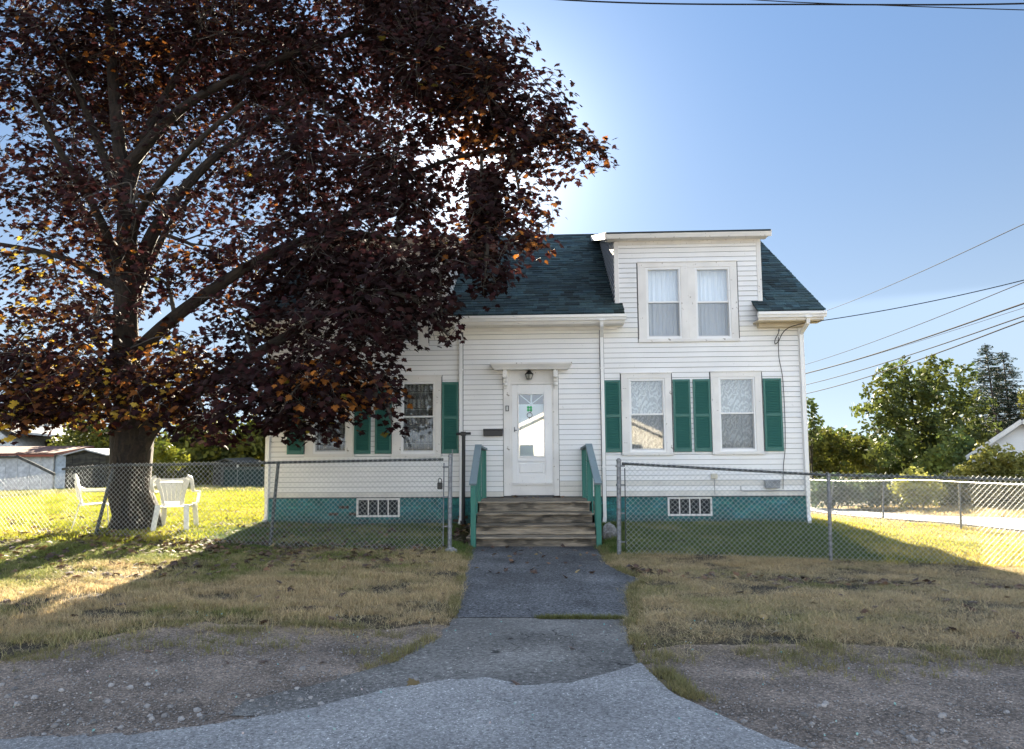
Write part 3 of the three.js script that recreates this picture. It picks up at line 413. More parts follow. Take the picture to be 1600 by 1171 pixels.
// roofs: decks and shingles
{
  const rr = rng(77), roof = holder('roof', house), deck = new MB();
  const slab = (x0, x1, z0, z1, y0, y1, t = .05) => deck.hexa([V(x0, y0 - t, z0), V(x1, y0 - t, z0), V(x1, y1 - t, z1), V(x0, y1 - t, z1), V(x0, y0 - .012, z0), V(x1, y0 - .012, z0), V(x1, y1 - .012, z1), V(x0, y1 - .012, z1)]);
  const XR = 5.5, XL = -6.09;
  for (const [a, b, a0, b0] of [[MIR - D0 + .002, D0 - .002, MIR - 1.58, 1.58], [D1 + .002, XR, 4.21, XR], [XL, MIR - D1 - .002, XL, MIR - 4.21]]) { slab(a, b, 0, ZR, roofY(0), roofY(ZR)); slab(a0, b0, .43, 0, roofY(.43), roofY(0)); }
  deck.hexa([V(XL, roofY(ZR) - .05, ZR), V(XR, roofY(ZR) - .05, ZR), V(XR, roofY(.43) - .05, 2 * ZR - .43), V(XL, roofY(.43) - .05, 2 * ZR - .43), V(XL, roofY(ZR), ZR), V(XR, roofY(ZR), ZR), V(XR, roofY(.43), 2 * ZR - .43), V(XL, roofY(.43), 2 * ZR - .43)]);
  for (const [a, b] of [[1.25, 4.56], [MIR - 4.56, MIR - 1.25]]) deck.hexa([V(a, DT + .07, .30), V(b, DT + .07, .30), V(b, 7.235, -4.7), V(a, 7.235, -4.7), V(a, DT + .105, .30), V(b, DT + .105, .30), V(b, 7.29, -4.7), V(a, 7.29, -4.7)]);
  part('roof_deck', deck.geo(), std([.04, .055, .055], { map: T.gran, rough: .95 }), roof);
  const s = new MB(), E = .150, sx = Math.hypot(1, SL), L = (ZR * -1 + .45) * sx;
  const pt = (x, q, up) => { const z = .45 - q / sx; return V(x, roofY(z) + up * 1 / sx - .002, z + up * SL / sx); };
  const N = Math.ceil(L / E);
  for (let k = 0; k < N; k++) {
    const q0 = k * E, q1 = Math.min(q0 + E + .02, L), z = .45 - q0 / sx, front = z > .02;
    const rows = front ? [[MIR - 1.585, 1.585], [4.2, XR + .02], [XL - .02, MIR - 4.2]] : [[MIR - D0 + .02, D0 - .02], [D1 + .02, XR + .02], [XL - .02, MIR - D1 - .02]];
    for (const [a, b] of rows) { let x = a - rr() * .2; while (x < b) { const w = .10 + rr() * .24, x0 = Math.max(a, x), x1 = Math.min(b, x + w - .004); x += w; if (x1 - x0 < .015) continue;
      const t = .010 + (rr() < .5 ? .010 : 0) + rr() * .004, st = fbm(x0 * .9, q0 * .5, 61, 3), worn = sm(.9, 1.4, x0) * (x0 < 1.6 ? 1 : 0) * .5; let kk = 2.15 * lerp(.45, 1.6, rr()) * (.8 + .5 * (st - .5)) * (1 - worn * .5); const g = rr();
      s.col = [lerp(.026, .034, g) * kk, lerp(.056, .060, g) * kk * (1 - .05 * worn), lerp(.068, .062, g) * kk * (1 - .35 * worn)];
      const A = pt(x0, q0, t), B = pt(x1, q0, t), C = pt(x1, q1, .002), D = pt(x0, q1, .002), a0 = pt(x0, q0, -.004), b0 = pt(x1, q0, -.004), c0 = pt(x1, q1, -.004), d0 = pt(x0, q1, -.004);
      s.quad(A, B, C, D); s.quad(a0, b0, B, A); s.quad(a0, A, D, d0); s.quad(b0, c0, C, B); } }
  }
  part('shingle_courses', s.geo(true), std([1, 1, 1], { map: T.gran, bump: T.aggB, bs: .003, rough: .95, vertexColors: true }), roof, 'stuff');
  const cap = new MB(); for (let x = XL; x < XR; x += .2) { const k = .7 + .5 * rr(); cap.col = [.03 * k, .055 * k, .058 * k]; const y = roofY(ZR) + .012 + rr() * .004; cap.quad(V(x, y - .085, ZR + .15), V(x + .21, y - .085, ZR + .15), V(x + .21, y, ZR), V(x, y, ZR)); cap.quad(V(x, y, ZR), V(x + .21, y, ZR), V(x + .21, y - .085, ZR - .15), V(x, y - .085, ZR - .15)); }
  part('ridge_cap', cap.geo(true), std([1, 1, 1], { map: T.gran, rough: .95, vertexColors: true }), roof, 'stuff');
  // eaves: soffit, fascia, gutter
  for (const [a, b] of [[MIR - 1.58, 1.58], [4.21, XR - .01], [XL + .01, MIR - 4.21]]) {
    const ev = holder('eave', house), ye = roofY(.43), R = a > 4, m = new MB(); m.cbox(a, ye - .22, .002, b, ye - .185, .395); part('soffit', m.geo(), R ? M.soffit : M.trim, ev);
    part('fascia', new MB().cbox(a, ye - .20, .385, b, ye - .045, .415).geo(), M.trim, ev);
    if (R || a < -4) { const q = new MB(); q.cbox(a + .08, ye - .30, .002, Math.min(b, R ? HX1 + .05 : b) - .05, ye - .22, .16); part('bed_moulding', q.geo(), R ? M.soffit : M.trim, ev); }
    const gt = new MB(), prof = [[.415, -.155], [.475, -.155], [.488, -.115], [.508, -.095], [.512, -.045], [.500, -.040], [.500, -.052], [.415, -.052]];
    for (let i = 0; i < prof.length; i++) { const p = prof[i], q = prof[(i + 1) % prof.length]; if (i === 6) continue; gt.quad(V(a - .02, ye + p[1], p[0]), V(b + .03, ye + p[1], p[0]), V(b + .03, ye + q[1], q[0]), V(a - .02, ye + q[1], q[0])); }
    for (const x of [a - .02, b + .03]) for (let i = 1; i < prof.length - 1; i++) gt.tri(V(x, ye + prof[0][1], prof[0][0]), V(x, ye + prof[i][1], prof[i][0]), V(x, ye + prof[i + 1][1], prof[i + 1][0]));
    part('gutter', gt.geo(), M.vinyl, ev);
  }
  for (const [x, dir] of [[XR, 1], [XL, -1]]) { const m = new MB(); for (const s2 of [1, -1]) { const z = (v) => s2 > 0 ? v : 2 * ZR - v; m.beam(V(x - dir * .03, roofY(.42) - .13, z(.42)), V(x - dir * .03, roofY(ZR) - .13, z(ZR)), .04, .16); } part('rake_board', m.geo(), M.trim, house); }
  // dormer cornices and their little rakes
  for (const [a, b] of [[1.25, 4.56], [MIR - 4.56, MIR - 1.25]]) {
    const c = holder('dormer_cornice', house), m = new MB(); m.cbox(a + .03, DT - .02, -.02, b - .03, DT + .012, .25); m.hexa([V(a + .02, DT - .02, .262), V(b - .02, DT - .02, .262), V(b - .02, DT - .02, .235), V(a + .02, DT - .02, .235), V(a, DT + .068, .300), V(b, DT + .068, .300), V(b, DT + .068, .235), V(a, DT + .068, .235)]); part('cornice', m.geo(), M.trim, c);
    for (const x of [a, b]) { const q = new MB(); q.beam(V(x, DT + .035, .27), V(x, 7.20, -4.6), .045, .13); part('rake', q.geo(), M.trim, c); const u = new MB(); const xi = x === a ? [a + .02, a + .20] : [b - .20, b - .02]; u.hexa([V(xi[0], DT - .005, -.03), V(xi[1], DT - .005, -.03), V(xi[1], 7.13, -4.4), V(xi[0], 7.13, -4.4), V(xi[0], DT + .02, -.03), V(xi[1], DT + .02, -.03), V(xi[1], 7.15, -4.4), V(xi[0], 7.15, -4.4)]); part('rake_soffit', u.geo(), M.trim, c); }
  }
  // chimney
  const ch = holder('chimney', house), cx = -1.49, cz = -2.6, hw = .34, hd = .3, core = new MB(); core.box(cx - hw + .008, 5.6, cz - hd + .008, cx + hw - .008, 8.24, cz + hd - .008); part('mortar', core.geo(), std([.16, .14, .12], { rough: .95 }), ch);
  const b = new MB(); for (let k = 0; k < 35; k++) { const y = 5.65 + k * .074, o = (k % 2) * .11; for (const [len, ax] of [[hw, 0], [hd, 1]]) for (const sd of [-1, 1]) for (let p = -len - .11 + o; p < len; p += .22) { const p0 = Math.max(-len, p), p1 = Math.min(len, p + .208); if (p1 - p0 < .03) continue; const kk = .6 + .7 * rr(); b.col = [.20 * kk, .075 * kk, .05 * kk]; const e = (rr() - .5) * .006; const w = [sd > 0 ? len : 0]; if (ax === 0) b.box(cx + p0, y, sd > 0 ? cz + hd - .06 : cz - hd - e, cx + p1, y + .062, sd > 0 ? cz + hd + e : cz - hd + .06); else b.box(sd > 0 ? cx + hw - .06 : cx - hw - e, y, cz + p0, sd > 0 ? cx + hw + e : cx - hw + .06, y + .062, cz + p1); } }
  part('brick_courses', b.geo(true), std([1, 1, 1], { map: T.brick, rough: .9, vertexColors: true }), ch, 'stuff');
  part('chimney_cap', new MB().cbox(cx - hw - .04, 8.24, cz - hd - .04, cx + hw + .04, 8.31, cz + hd + .04).geo(), M.stone, ch);
}
// downspouts
const spout = (x, y0, x2, corner) => { const m = new MB(), w = .032; const pts = [V(x, 4.14, .45), V(x, 4.03, .43), V(x2, 3.86, .055), V(x2, y0 + .12, .055), V(x2 + (corner ? .0 : -.01), y0 + .03, .09), V(x2 - .02, y0, .16)]; for (let i = 0; i < pts.length - 1; i++) m.beam(pts[i], pts[i + 1], .066, .05, Math.abs(pts[i + 1].y - pts[i].y) > .1 ? V(0, 0, 1) : V(0, 1, 0)); m.cbox(x - .06, 4.12, .42, x + .06, 4.15, .5); for (const y of [3.2, 1.2]) m.cbox(x2 - .042, y, .015, x2 + .042, y + .025, .086, .002); part('downspout', m.geo(), M.vinyl, house); };
spout(-1.79, .10, -1.745); spout(1.12, .10, 1.14); spout(5.17, .12, 5.145, true); spout(-5.76, .15, -5.735, true);
// ---------------------------------------------------------------- front steps with their railings
{
  const t = thing('front_steps', 'weathered wooden front steps with green railings at the white door', 'steps'), rs = rng(91);
  const zs = [2.03, 1.73, 1.43], ys = [.068, .246, .424], X0 = -1.36, X1 = .90;
  const w = (i) => [M.wood, M.wood2][i % 2];
  ys.forEach((y, i) => { const a = X0 + i * .012, b = X1 - i * .03; part('tread', new MB().cbox(a - .07, y - .036, zs[i] - .31, b + .0, y - .001, zs[i] + .022, .008).geo(), w(i), t); });
  const bot = [-.12, .070, .248, .426];
  [[2.0, -.13, .030], [1.70, .069, .209], [1.40, .247, .387], [1.10, .425, .575]].forEach(([z, a, b], i) => part('riser', new MB().cbox(X0 + .02 + i * .02, a, z - .03, X1 - .03 - i * .03, b, z, .006).geo(), w(i + 1), t));
  for (let k = 0; k < 7; k++) part('landing_plank', new MB().cbox(-1.315, .577 + (rs() - .5) * .004, .04 + k * .156, .80, .614 + (rs() - .5) * .004, .04 + k * .156 + .148, .006).geo(), w(k), t);
  for (const x of [-1.40, .86]) { const m = new MB(); const P = [[2.0, -.2], [2.0, .03], [1.7, .03], [1.7, .208], [1.4, .208], [1.4, .386], [1.1, .386], [1.1, .57], [.02, .57], [.02, -.2]]; for (let i = 1; i < P.length; i++) { const a = P[i - 1], b = P[i]; if (a[1] === b[1]) m.box(x, -.2, b[0] + .001, x + .04, a[1], a[0]); } part('stringer', m.geo(), M.wood2, t); }
  for (const [x, s] of [[-1.30, -1], [.875, 1]]) {
    const r = holder('railing', t), xf = s < 0 ? x - .0 : x + .005, xb = s < 0 ? x + .0 : x - .09, fx = (z) => lerp(xb, xf, clamp((z - 1.05) / 1, 0, 1)) + (s > 0 ? -.05 * (1 - clamp(z / 1.05, 0, 1)) : .03 * (1 - clamp(z / 1.05, 0, 1)));
    const post = (z, y0, y1, w2 = .045) => { const q = fx(z); const m = new MB(); m.cbox(q - w2, y0, z - .045, q + w2, y1, z + .045, .006); part('post', m.geo(), M.greenRail, r); };
    post(2.08, -.16, 1.0); post(1.06, .60, 1.62); post(.10, .60, 1.56);
    for (const z of [.42, .74]) { const q = fx(z); part('baluster', new MB().cbox(q - .012, .60, z - .05, q + .012, 1.57, z + .05).geo(), M.greenRail, r); }
    for (const [z, y0] of [[1.40, .38], [1.72, .20]]) { const q = fx(z); part('baluster', new MB().cbox(q - .012, y0, z - .05, q + .012, lerp(1.62, 1.0, (z - 1.06) / 1.02) - .03, z + .05).geo(), M.greenRail, r); }
    part('top_rail', new MB().beam(V(fx(.03), 1.585, .03), V(fx(1.09), 1.645, 1.09), .125, .04).geo(), M.railTop, r);
    part('top_rail', new MB().beam(V(fx(1.05), 1.665, 1.05), V(fx(2.17), .985, 2.17), .125, .04).geo(), M.railTop, r);
  }
}
// small things on the front wall
{
  const t = thing('mailbox', 'long black wall mailbox left of the white front door', 'mailbox', [-1.09, 1.85, 0]);
  part('box', new MB().cbox(-.195, 0, .018, .195, .125, .10, .012).geo(), M.dark, t); part('lid', new MB().hexa([V(-.2, .115, .112), V(.2, .115, .112), V(.2, .135, .017), V(-.2, .135, .017), V(-.2, .128, .114), V(.2, .128, .114), V(.2, .152, .017), V(-.2, .152, .017)]).geo(), M.blackMetal, t);
  const l = thing('wall_lantern', 'small black lantern under the door hood', 'wall lamp', [-.345, 3.09, .022]);
  const hex = (r0, r1, y0, y1, z, m) => { for (let i = 0; i < 6; i++) { const a = i / 6 * 6.283 + .52, b = (i + 1) / 6 * 6.283 + .52; m.quad(V(r0 * Math.cos(a), y0, z + r0 * Math.sin(a)), V(r0 * Math.cos(b), y0, z + r0 * Math.sin(b)), V(r1 * Math.cos(b), y1, z + r1 * Math.sin(b)), V(r1 * Math.cos(a), y1, z + r1 * Math.sin(a))); } };
  const c = new MB(); hex(.105, .045, .005, .055, .11, c); hex(.045, .008, .055, .085, .11, c); c.box(-.035, .02, 0, .035, .10, .02); c.tube(curve([V(0, .08, .01), V(0, .105, .06), V(0, .075, .11)], 8), .008, 6); part('cap', c.geo(), M.blackMetal, l);
  const g = new MB(); hex(.052, .086, -.088, .002, .11, g); part('glass', g.geo(), std([.75, .74, .68], { transmission: .6, roughness: .25, thickness: 0 }), l);
  const f = new MB(); for (let i = 0; i < 6; i++) { const a = i / 6 * 6.283 + .52; f.tube([V(.054 * Math.cos(a), -.09, .11 + .054 * Math.sin(a)), V(.089 * Math.cos(a), .004, .11 + .089 * Math.sin(a))], .006, 5); } f.cbox(-.05, -.098, .065, .05, -.088, .155); part('cage', f.geo(), M.blackMetal, l);
  const n = thing('doorbell', 'small dark framed doorbell on the door casing', 'doorbell', [-.80, 2.41, .034]); const m = new MB(); m.cbox(-.036, -.058, 0, .036, .058, .012, .003); part('plate', m.geo(), std([.10, .10, .09], { rough: .5 }), n); const p = new MB(); p.cbox(-.018, -.042, .0121, .018, .042, .016, .003); part('button', p.geo(), std([.62, .62, .58], { rough: .4 }), n);
  const o = thing('door_ornament', 'green clover ornament with a hanging ring in the storm door', 'ornament', [-.345, 2.30, .012]); const q = new MB(); for (let i = 0; i < 4; i++) { const a = i * 1.571 + .785; q.ball(V(.040 * Math.cos(a), .10 + .040 * Math.sin(a), 0), .028, .028, .005); } part('clover', q.geo(), std([.03, .42, .12], { rough: .4 }), o);
  const r2 = new MB(); const cc = []; for (let i = 0; i <= 24; i++) { const a = i / 24 * 6.283; cc.push(V(.052 * Math.cos(a), -.03 + .052 * Math.sin(a), 0)); } r2.tube(cc, .007, 6, false); r2.tube(curve([V(.0, .07, 0), V(.035, .045, 0), V(.0, .02, 0)], 8), .006, 6); r2.ball(V(0, -.085, 0), .015, .02, .01); part('ring', r2.geo(), std([.12, .11, .09], { rough: .4, metal: .5 }), o); 
  const v = new MB(); v.tube([V(0, 0, 0), V(.012, 1.79, 0)], .036, 14); v.tube([V(-.135, 1.775, 0), V(.155, 1.785, 0)], .027, 12); v.cbox(-.05, 1.735, -.045, .06, 1.82, .045, .012);
  const vp = thing('standpipe', 'black iron standpipe with a crosspiece beside the downspout', 'pipe', [-1.675, .12, .30]); part('pipe', v.geo(), M.dark, vp); part('collar', new MB().tube([V(0, .0, 0), V(0, .06, 0)], .06, 14).geo(), M.dark, vp);
  const bx = thing('utility_box', 'grey metal utility box low on the wall by the right corner', 'utility box', [4.457, .78, .02]); part('box', new MB().cbox(-.142, 0, 0, .142, .148, .09, .006).geo(), M.greyBox, bx); part('cover', new MB().cbox(-.15, .12, 0, .15, .158, .10, .004).geo(), M.greyBox, bx);
  const cb = thing('outlet_box', 'little beige box on the clapboards above the basement window', 'outlet box', [3.33, .97, .016]); part('box', new MB().cbox(-.06, 0, 0, .06, .10, .05, .006).geo(), M.tan, cb); part('cord', new MB().tube([V(.0, 0, .02), V(.004, -.32, .012)], .006, 6).geo(), M.greyBox, cb);
  const cd = thing('wall_cable', 'thin dark cable looping from the eave down the right wall', 'cable'); const cp = new MB();
  cp.tube(curve([V(5.45, 4.06, .46), V(5.05, 4.02, .30), V(4.86, 3.96, .12), V(4.77, 3.86, .06), V(4.70, 3.72, .05), V(4.63, 3.66, .05), V(4.63, 3.74, .05), V(4.70, 3.88, .06), V(4.72, 3.97, .05)], 40), .008, 6); part('drip_loop', cp.geo(), M.cable, cd);
  const c2 = new MB(); c2.tube(curve([V(4.70, 3.8, .045), V(4.70, 3.4, .03), V(4.755, 2.98, .03), V(4.75, 1.6, .035), V(4.70, 1.2, .03), V(4.675, .75, .03)], 40), .006, 6); part('drop_cable', c2.geo(), M.cable, cd); const c3 = new MB(); c3.tube([V(3.846, .82, .03), V(3.85, .735, .03), V(3.9, .722, .03), V(5.09, .722, .03)], .008, 6); part('conduit', c3.geo(), M.greyBox, cd);
}
// ---------------------------------------------------------------- chain link fences
function fabric(x0, x1, P, hb, ht, w, r, knuckle = true) {     // P(s, y): point at s along, y above ground; diamonds of width w
  const m = new MB(), h = w / 2;
  const seg = (a, b) => { const d = V(0, 0, 0).subVectors(b, a).normalize(), s = V(0, 0, 0).crossVectors(d, Math.abs(d.y) > .9 ? V(1, 0, 0) : V(0, 1, 0)).normalize(), t = V(0, 0, 0).crossVectors(s, d); const R3 = [0, 1, 2].map((k) => { const q = k * 2.0944; return V(0, 0, 0).addScaledVector(s, Math.cos(q) * r).addScaledVector(t, Math.sin(q) * r); }); for (let k = 0; k < 3; k++) { const u = R3[k], v = R3[(k + 1) % 3], nu = u.clone().normalize(), nv = v.clone().normalize(); m.quad(a.clone().add(u), b.clone().add(u), b.clone().add(v), a.clone().add(v), null, [nu, nu, nv, nv]); } };
  const n = Math.floor((x1 - x0) / h);
  for (let k = 0; k < n; k++) { const a = x0 + k * h, rows = Math.round((ht(a) - hb) / h); let prev = null; for (let j = 0; j <= rows; j++) { const odd = (j + k) % 2, s = a + (odd ? h : 0), y = hb + (ht(a) - hb) * j / rows, p = P(s, y); p.add(V(0, 0, (odd ? 1 : -1) * .0025)); if (prev) seg(prev, p); prev = p; } }
  return m.geo();
}
const cap = (m, x, y, z, r) => { m.tube([V(x, y, z), V(x, y + .03, z), V(x, y + .05, z)], (q) => r * (1.18 - .8 * q * q), 12); };
{
  const wob = (s, k) => .012 * Math.sin(s * 1.7 + k) + .008 * Math.sin(s * 4.1 + k * 2);
  // left of the gate opening
  const f = thing('chain_link_fence', 'rusty chain link fence in front of the left lawn, its far rail bent down', 'fence');
  const zl = (x) => lerp(3.1, 2.62, clamp((-1.6 - x) / 6, 0, 1.6)), tl = (x) => lin([[-12, 1.12], [-8.3, 1.30], [-7.5, 1.36], [-4.5, 1.40], [-1.6, 1.44]], x);
  const gy = (x, z) => H(x, z);
  const g1 = new MB(); g1.tube([V(-1.585, -.1, 3.1), V(-1.572, 1.49, 3.1)], .034, 16); cap(g1, -1.572, 1.48, 3.1, .036); g1.tube([V(-1.545, 1.2, 3.12), V(-1.535, 1.60, 3.125)], .008, 6); for (const y of [.35, .82, 1.30]) { g1.tube([V(-1.58, y, 3.1), V(-1.58, y + .03, 3.1)], .040, 16); g1.cbox(-1.70, y, 3.09, -1.58, y + .025, 3.10); } part('gate_post', g1.geo(), M.galv, f);
  const g2 = new MB(); g2.tube([V(-4.62, -.1, zl(-4.6)), V(-4.50, 1.38, zl(-4.5))], .027, 12); cap(g2, -4.50, 1.37, zl(-4.5), .03); part('line_post', g2.geo(), M.galvDark, f);
  const g3 = new MB(); g3.tube([V(-7.78, .0, 2.62), V(-7.50, 1.30, 2.58)], .030, 12); part('line_post', g3.geo(), M.galvDark, f);
  part('tension_bar', new MB().tube([V(-1.69, .06, 3.11), V(-1.675, 1.38, 3.11)], .010, 8).geo(), M.galv, f);
  part('top_rail', new MB().tube([...steps(-8.42, -1.69, .6)].map((x) => V(x, tl(x) + (x < -7 ? .01 : 0), zl(x))), .022, 12).geo(), M.galvDark, f);
  const bl = [at(-60, 716, 12.95), at(27, 714, 12.9), at(55, 727, 12.85), at(85, 742, 12.8)]; part('bent_rail', new MB().tube([bl[0], bl[1], bl[2], bl[3]], .024, 10).geo(), M.galvDark, f);
  const P = (s, y) => { const z = zl(s), g = gy(s, z); return V(s, g + y, z + .028 + wob(s, 1) * (1 - y)); };
  part('mesh_fabric', fabric(-8.3, -1.69, P, .02, (s) => tl(s) + .045 - gy(s, zl(s)), .083, .0026), M.wire, f, 'stuff');
  part('mesh_fabric', fabric(-11.8, -8.3, (s, y) => { const z = zl(s) + .05 * Math.sin(s * 2), g = gy(s, z); return V(s + .12 * y, g + y * (1 - .12 * Math.sin((s + 8.3) * .9) ** 2), z); }, .02, (s) => 1.06, .083, .0026), M.wire, f, 'stuff');
  const foot = new MB(); foot.ball(V(-1.56, -.06, 3.12), .115, .085, .10, (n) => .85 + .35 * vnoise(n.x * 3 + 5, n.z * 3 + n.y * 4, 3), 16, 10); top('concrete_footing', foot.geo(), M.stone, 'rough concrete lump at the foot of the left gate post', 'concrete footing');
  // right of the gate opening
  const r = thing('chain_link_fence', 'chain link fence with dark top rail in front of the right half', 'fence');
  const tr = (x) => lin([[1.1, 1.36], [4.46, 1.15], [7.5, 1.06], [11, .98]], x), zr = 3.1;
  const h1 = new MB(); h1.tube([V(1.125, -.3, 3.1), V(1.152, 1.40, 3.1)], .036, 16); cap(h1, 1.152, 1.39, 3.1, .038); for (const y of [.1, .55, 1.0, 1.3]) { h1.tube([V(1.14, y, 3.1), V(1.14, y + .03, 3.1)], .042, 16); h1.cbox(1.14, y, 3.09, 1.25, y + .025, 3.10); } part('gate_post', h1.geo(), M.galv, r);
  for (const x of [4.46, 7.62, 10.7]) { const m = new MB(); m.tube([V(x - .03, -.55, 3.1), V(x, tr(x) - .01, 3.1)], .030, 12); cap(m, x, tr(x) - .02, 3.1, .033); part('line_post', m.geo(), M.galv, r); }
  part('tension_bar', new MB().tube([V(1.235, .02, 3.11), V(1.245, 1.28, 3.11)], .009, 8).geo(), M.galvDark, r);
  part('top_rail', new MB().tube(steps(1.2, 11, .8).map((x) => V(x, tr(x), zr)), .022, 12).geo(), M.galvDark, r);
  part('mesh_fabric', fabric(1.24, 11, (s, y) => V(s, gy(s, zr) + y, zr + .028 + wob(s, 3) * .7), .02, (s) => tr(s) + .05 - gy(s, zr), .083, .0026), M.wire, r, 'stuff');
  // the older fence along the side street
  const b = thing('chain_link_fence', 'sunlit chain link fence with leaning posts along the side street', 'fence');
  const bp = [[11.0, 1.0], [11.6, -6.66], [11.87, -12.2], [11.97, -17.4], [12.05, -23]], bx = (z) => lin([...bp].reverse().map((q) => [q[1], q[0]]), z), topY = (z) => H(bx(z), z) + 1.36;
  bp.forEach(([x, z], i) => { const m = new MB(), l = [0, .02, .05, .12, .1][i]; m.tube([V(x - l, H(x, z) - .2, z), V(x + l, topY(z), z)], .028, 10); part('line_post', m.geo(), M.galv, b); });
  part('top_rail', new MB().tube(steps(-23, 1, 1).map((z) => V(bx(z), topY(z), z)), .019, 8).geo(), M.galv, b);
  part('mesh_fabric', fabric(-23, 1, (s, y) => V(bx(s) + .02, H(bx(s), s) + y, s), .03, () => 1.40, .10, .0020), M.wire, b, 'stuff');
  // padlock
  const pl = thing('padlock', 'black padlock hanging on the mesh by the left gate post', 'padlock', [-1.735, 1.02, 3.155]); part('body', new MB().cbox(-.042, -.06, -.02, .042, .05, .02, .01).geo(), M.dark, pl); const sh = []; for (let i = 0; i <= 12; i++) { const a = i / 12 * Math.PI; sh.push(V(.026 * Math.cos(a), .08 + .035 * Math.sin(a), 0)); } sh.unshift(V(.026, .045, 0)); sh.push(V(-.026, .045, 0)); part('shackle', new MB().tube(sh, .007, 8).geo(), M.galvDark, pl);
  const st = new MB(); st.ball(V(1.10, .10, 1.62), .125, .16, .11, (n) => .8 + .4 * vnoise(n.x * 2.5 + 9, n.z * 2.5 + n.y * 3, 5), 16, 10); top('stone', st.geo(), M.stone, 'grey stone beside the right foot of the front steps', 'stone');
}
// ---------------------------------------------------------------- two white plastic chairs by the maple
function chair(name, label, pos, turn, group) {
  const c = thing(name, label, 'chair', pos, group), P = M.plastic; c.rotation.y = turn;                // faces +z
  const seat = new MB(); { const n = 8; for (let i = 0; i < n; i++) for (let j = 0; j < n; j++) { const f = (a, b) => { const x = lerp(-1, 1, a / n), z = lerp(-1, 1, b / n); return V(x * (.235 + .015 * z), .425 - .02 * (1 - x * x) * (1 - z * z) - .018 * sm(.5, 1, z) + .012 * z, z * .22); }; const q = [f(i, j), f(i, j + 1), f(i + 1, j + 1), f(i + 1, j)]; seat.quad(...q); seat.quad(...q.map((v) => V(v.x, v.y - .008, v.z)).reverse()); } seat.cbox(-.245, .375, .195, .245, .41, .222, .01); }
  part('seat', seat.geo(), P, c);
  // back: slats between a wide top and the seat, spreading upwards
  const bk = new MB(), zb = (y) => -.215 - .20 * (y - .42), hw = (y) => lin([[.40, .165], [.6, .19], [.8, .265], [.93, .25]], y);
  const strip = (xa, xb, y0, y1) => { const n = 8; for (let i = 0; i < n; i++) { const ya = lerp(y0, y1, i / n), yb = lerp(y0, y1, (i + 1) / n); const A = (x, y) => { const X = x * hw(y); return V(X, y + (y > .86 ? -.10 * x * x * sm(.86, .93, y) : 0), zb(y) + .06 * x * x); }; bk.quad(A(xa, ya), A(xb, ya), A(xb, yb), A(xa, yb)); bk.quad(...[A(xa, yb), A(xb, yb), A(xb, ya), A(xa, ya)].map((v) => V(v.x, v.y, v.z - .008))); bk.quad(A(xa, ya), A(xa, yb), V(A(xa, yb).x, A(xa, yb).y, A(xa, yb).z - .008), V(A(xa, ya).x, A(xa, ya).y, A(xa, ya).z - .008)); } };
  for (let k = 0; k < 6; k++) strip(-1 + k / 3 + .012, -1 + (k + 1) / 3 - .012, k % 5 ? .50 : .42, k % 5 ? .80 : .93); strip(-1, 1, .80, .93); strip(-1, 1, .42, .50); part('backrest', bk.geo(), P, c);
  for (const s of [-1, 1]) {
    const a = new MB(), bar = (pts, w, h) => { for (let i = 0; i < pts.length - 1; i++) a.beam(pts[i], pts[i + 1], w(i), h, Math.abs(pts[i + 1].y - pts[i].y) > Math.abs(pts[i + 1].z - pts[i].z) ? V(0, 0, 1) : V(0, 1, 0)); };
    bar(curve([V(s * .235, .90, zb(.9) + .02), V(s * .295, .86, -.27), V(s * .31, .74, -.235), V(s * .305, .66, -.16), V(s * .31, .645, 0), V(s * .31, .635, .17), V(s * .295, .59, .235), V(s * .275, .44, .22)], 22), () => .052, .02); part('armrest', a.geo(), P, c);
    for (const [z0, z1, x0, x1, y0] of [[.20, .245, .245, .275, .45], [-.20, -.30, .225, .265, .44]]) { const m = new MB(), q0 = V(s * x0, y0, z0), q1 = V(s * x1, 0, z1); m.beam(q0, q1, .012, .062, V(s, 0, 0)); m.beam(V(q0.x - s * .026, q0.y, q0.z), V(q1.x - s * .02, 0, q1.z), .05, .012, V(0, 0, 1)); part('leg', m.geo(), P, c); }
  }
  return c;
}
chair('plastic_chair', 'white plastic armchair right of the maple trunk, seen from behind', [-6.78, H(-6.78, 1.75) - .03, 1.75], Math.PI + .18).scale.setScalar(1.12);
chair('plastic_chair', 'white plastic armchair left of the maple trunk, behind the leaning post', [-8.36, H(-8.36, 1.7) - .03, 1.7], 2.1).scale.setScalar(1.1);
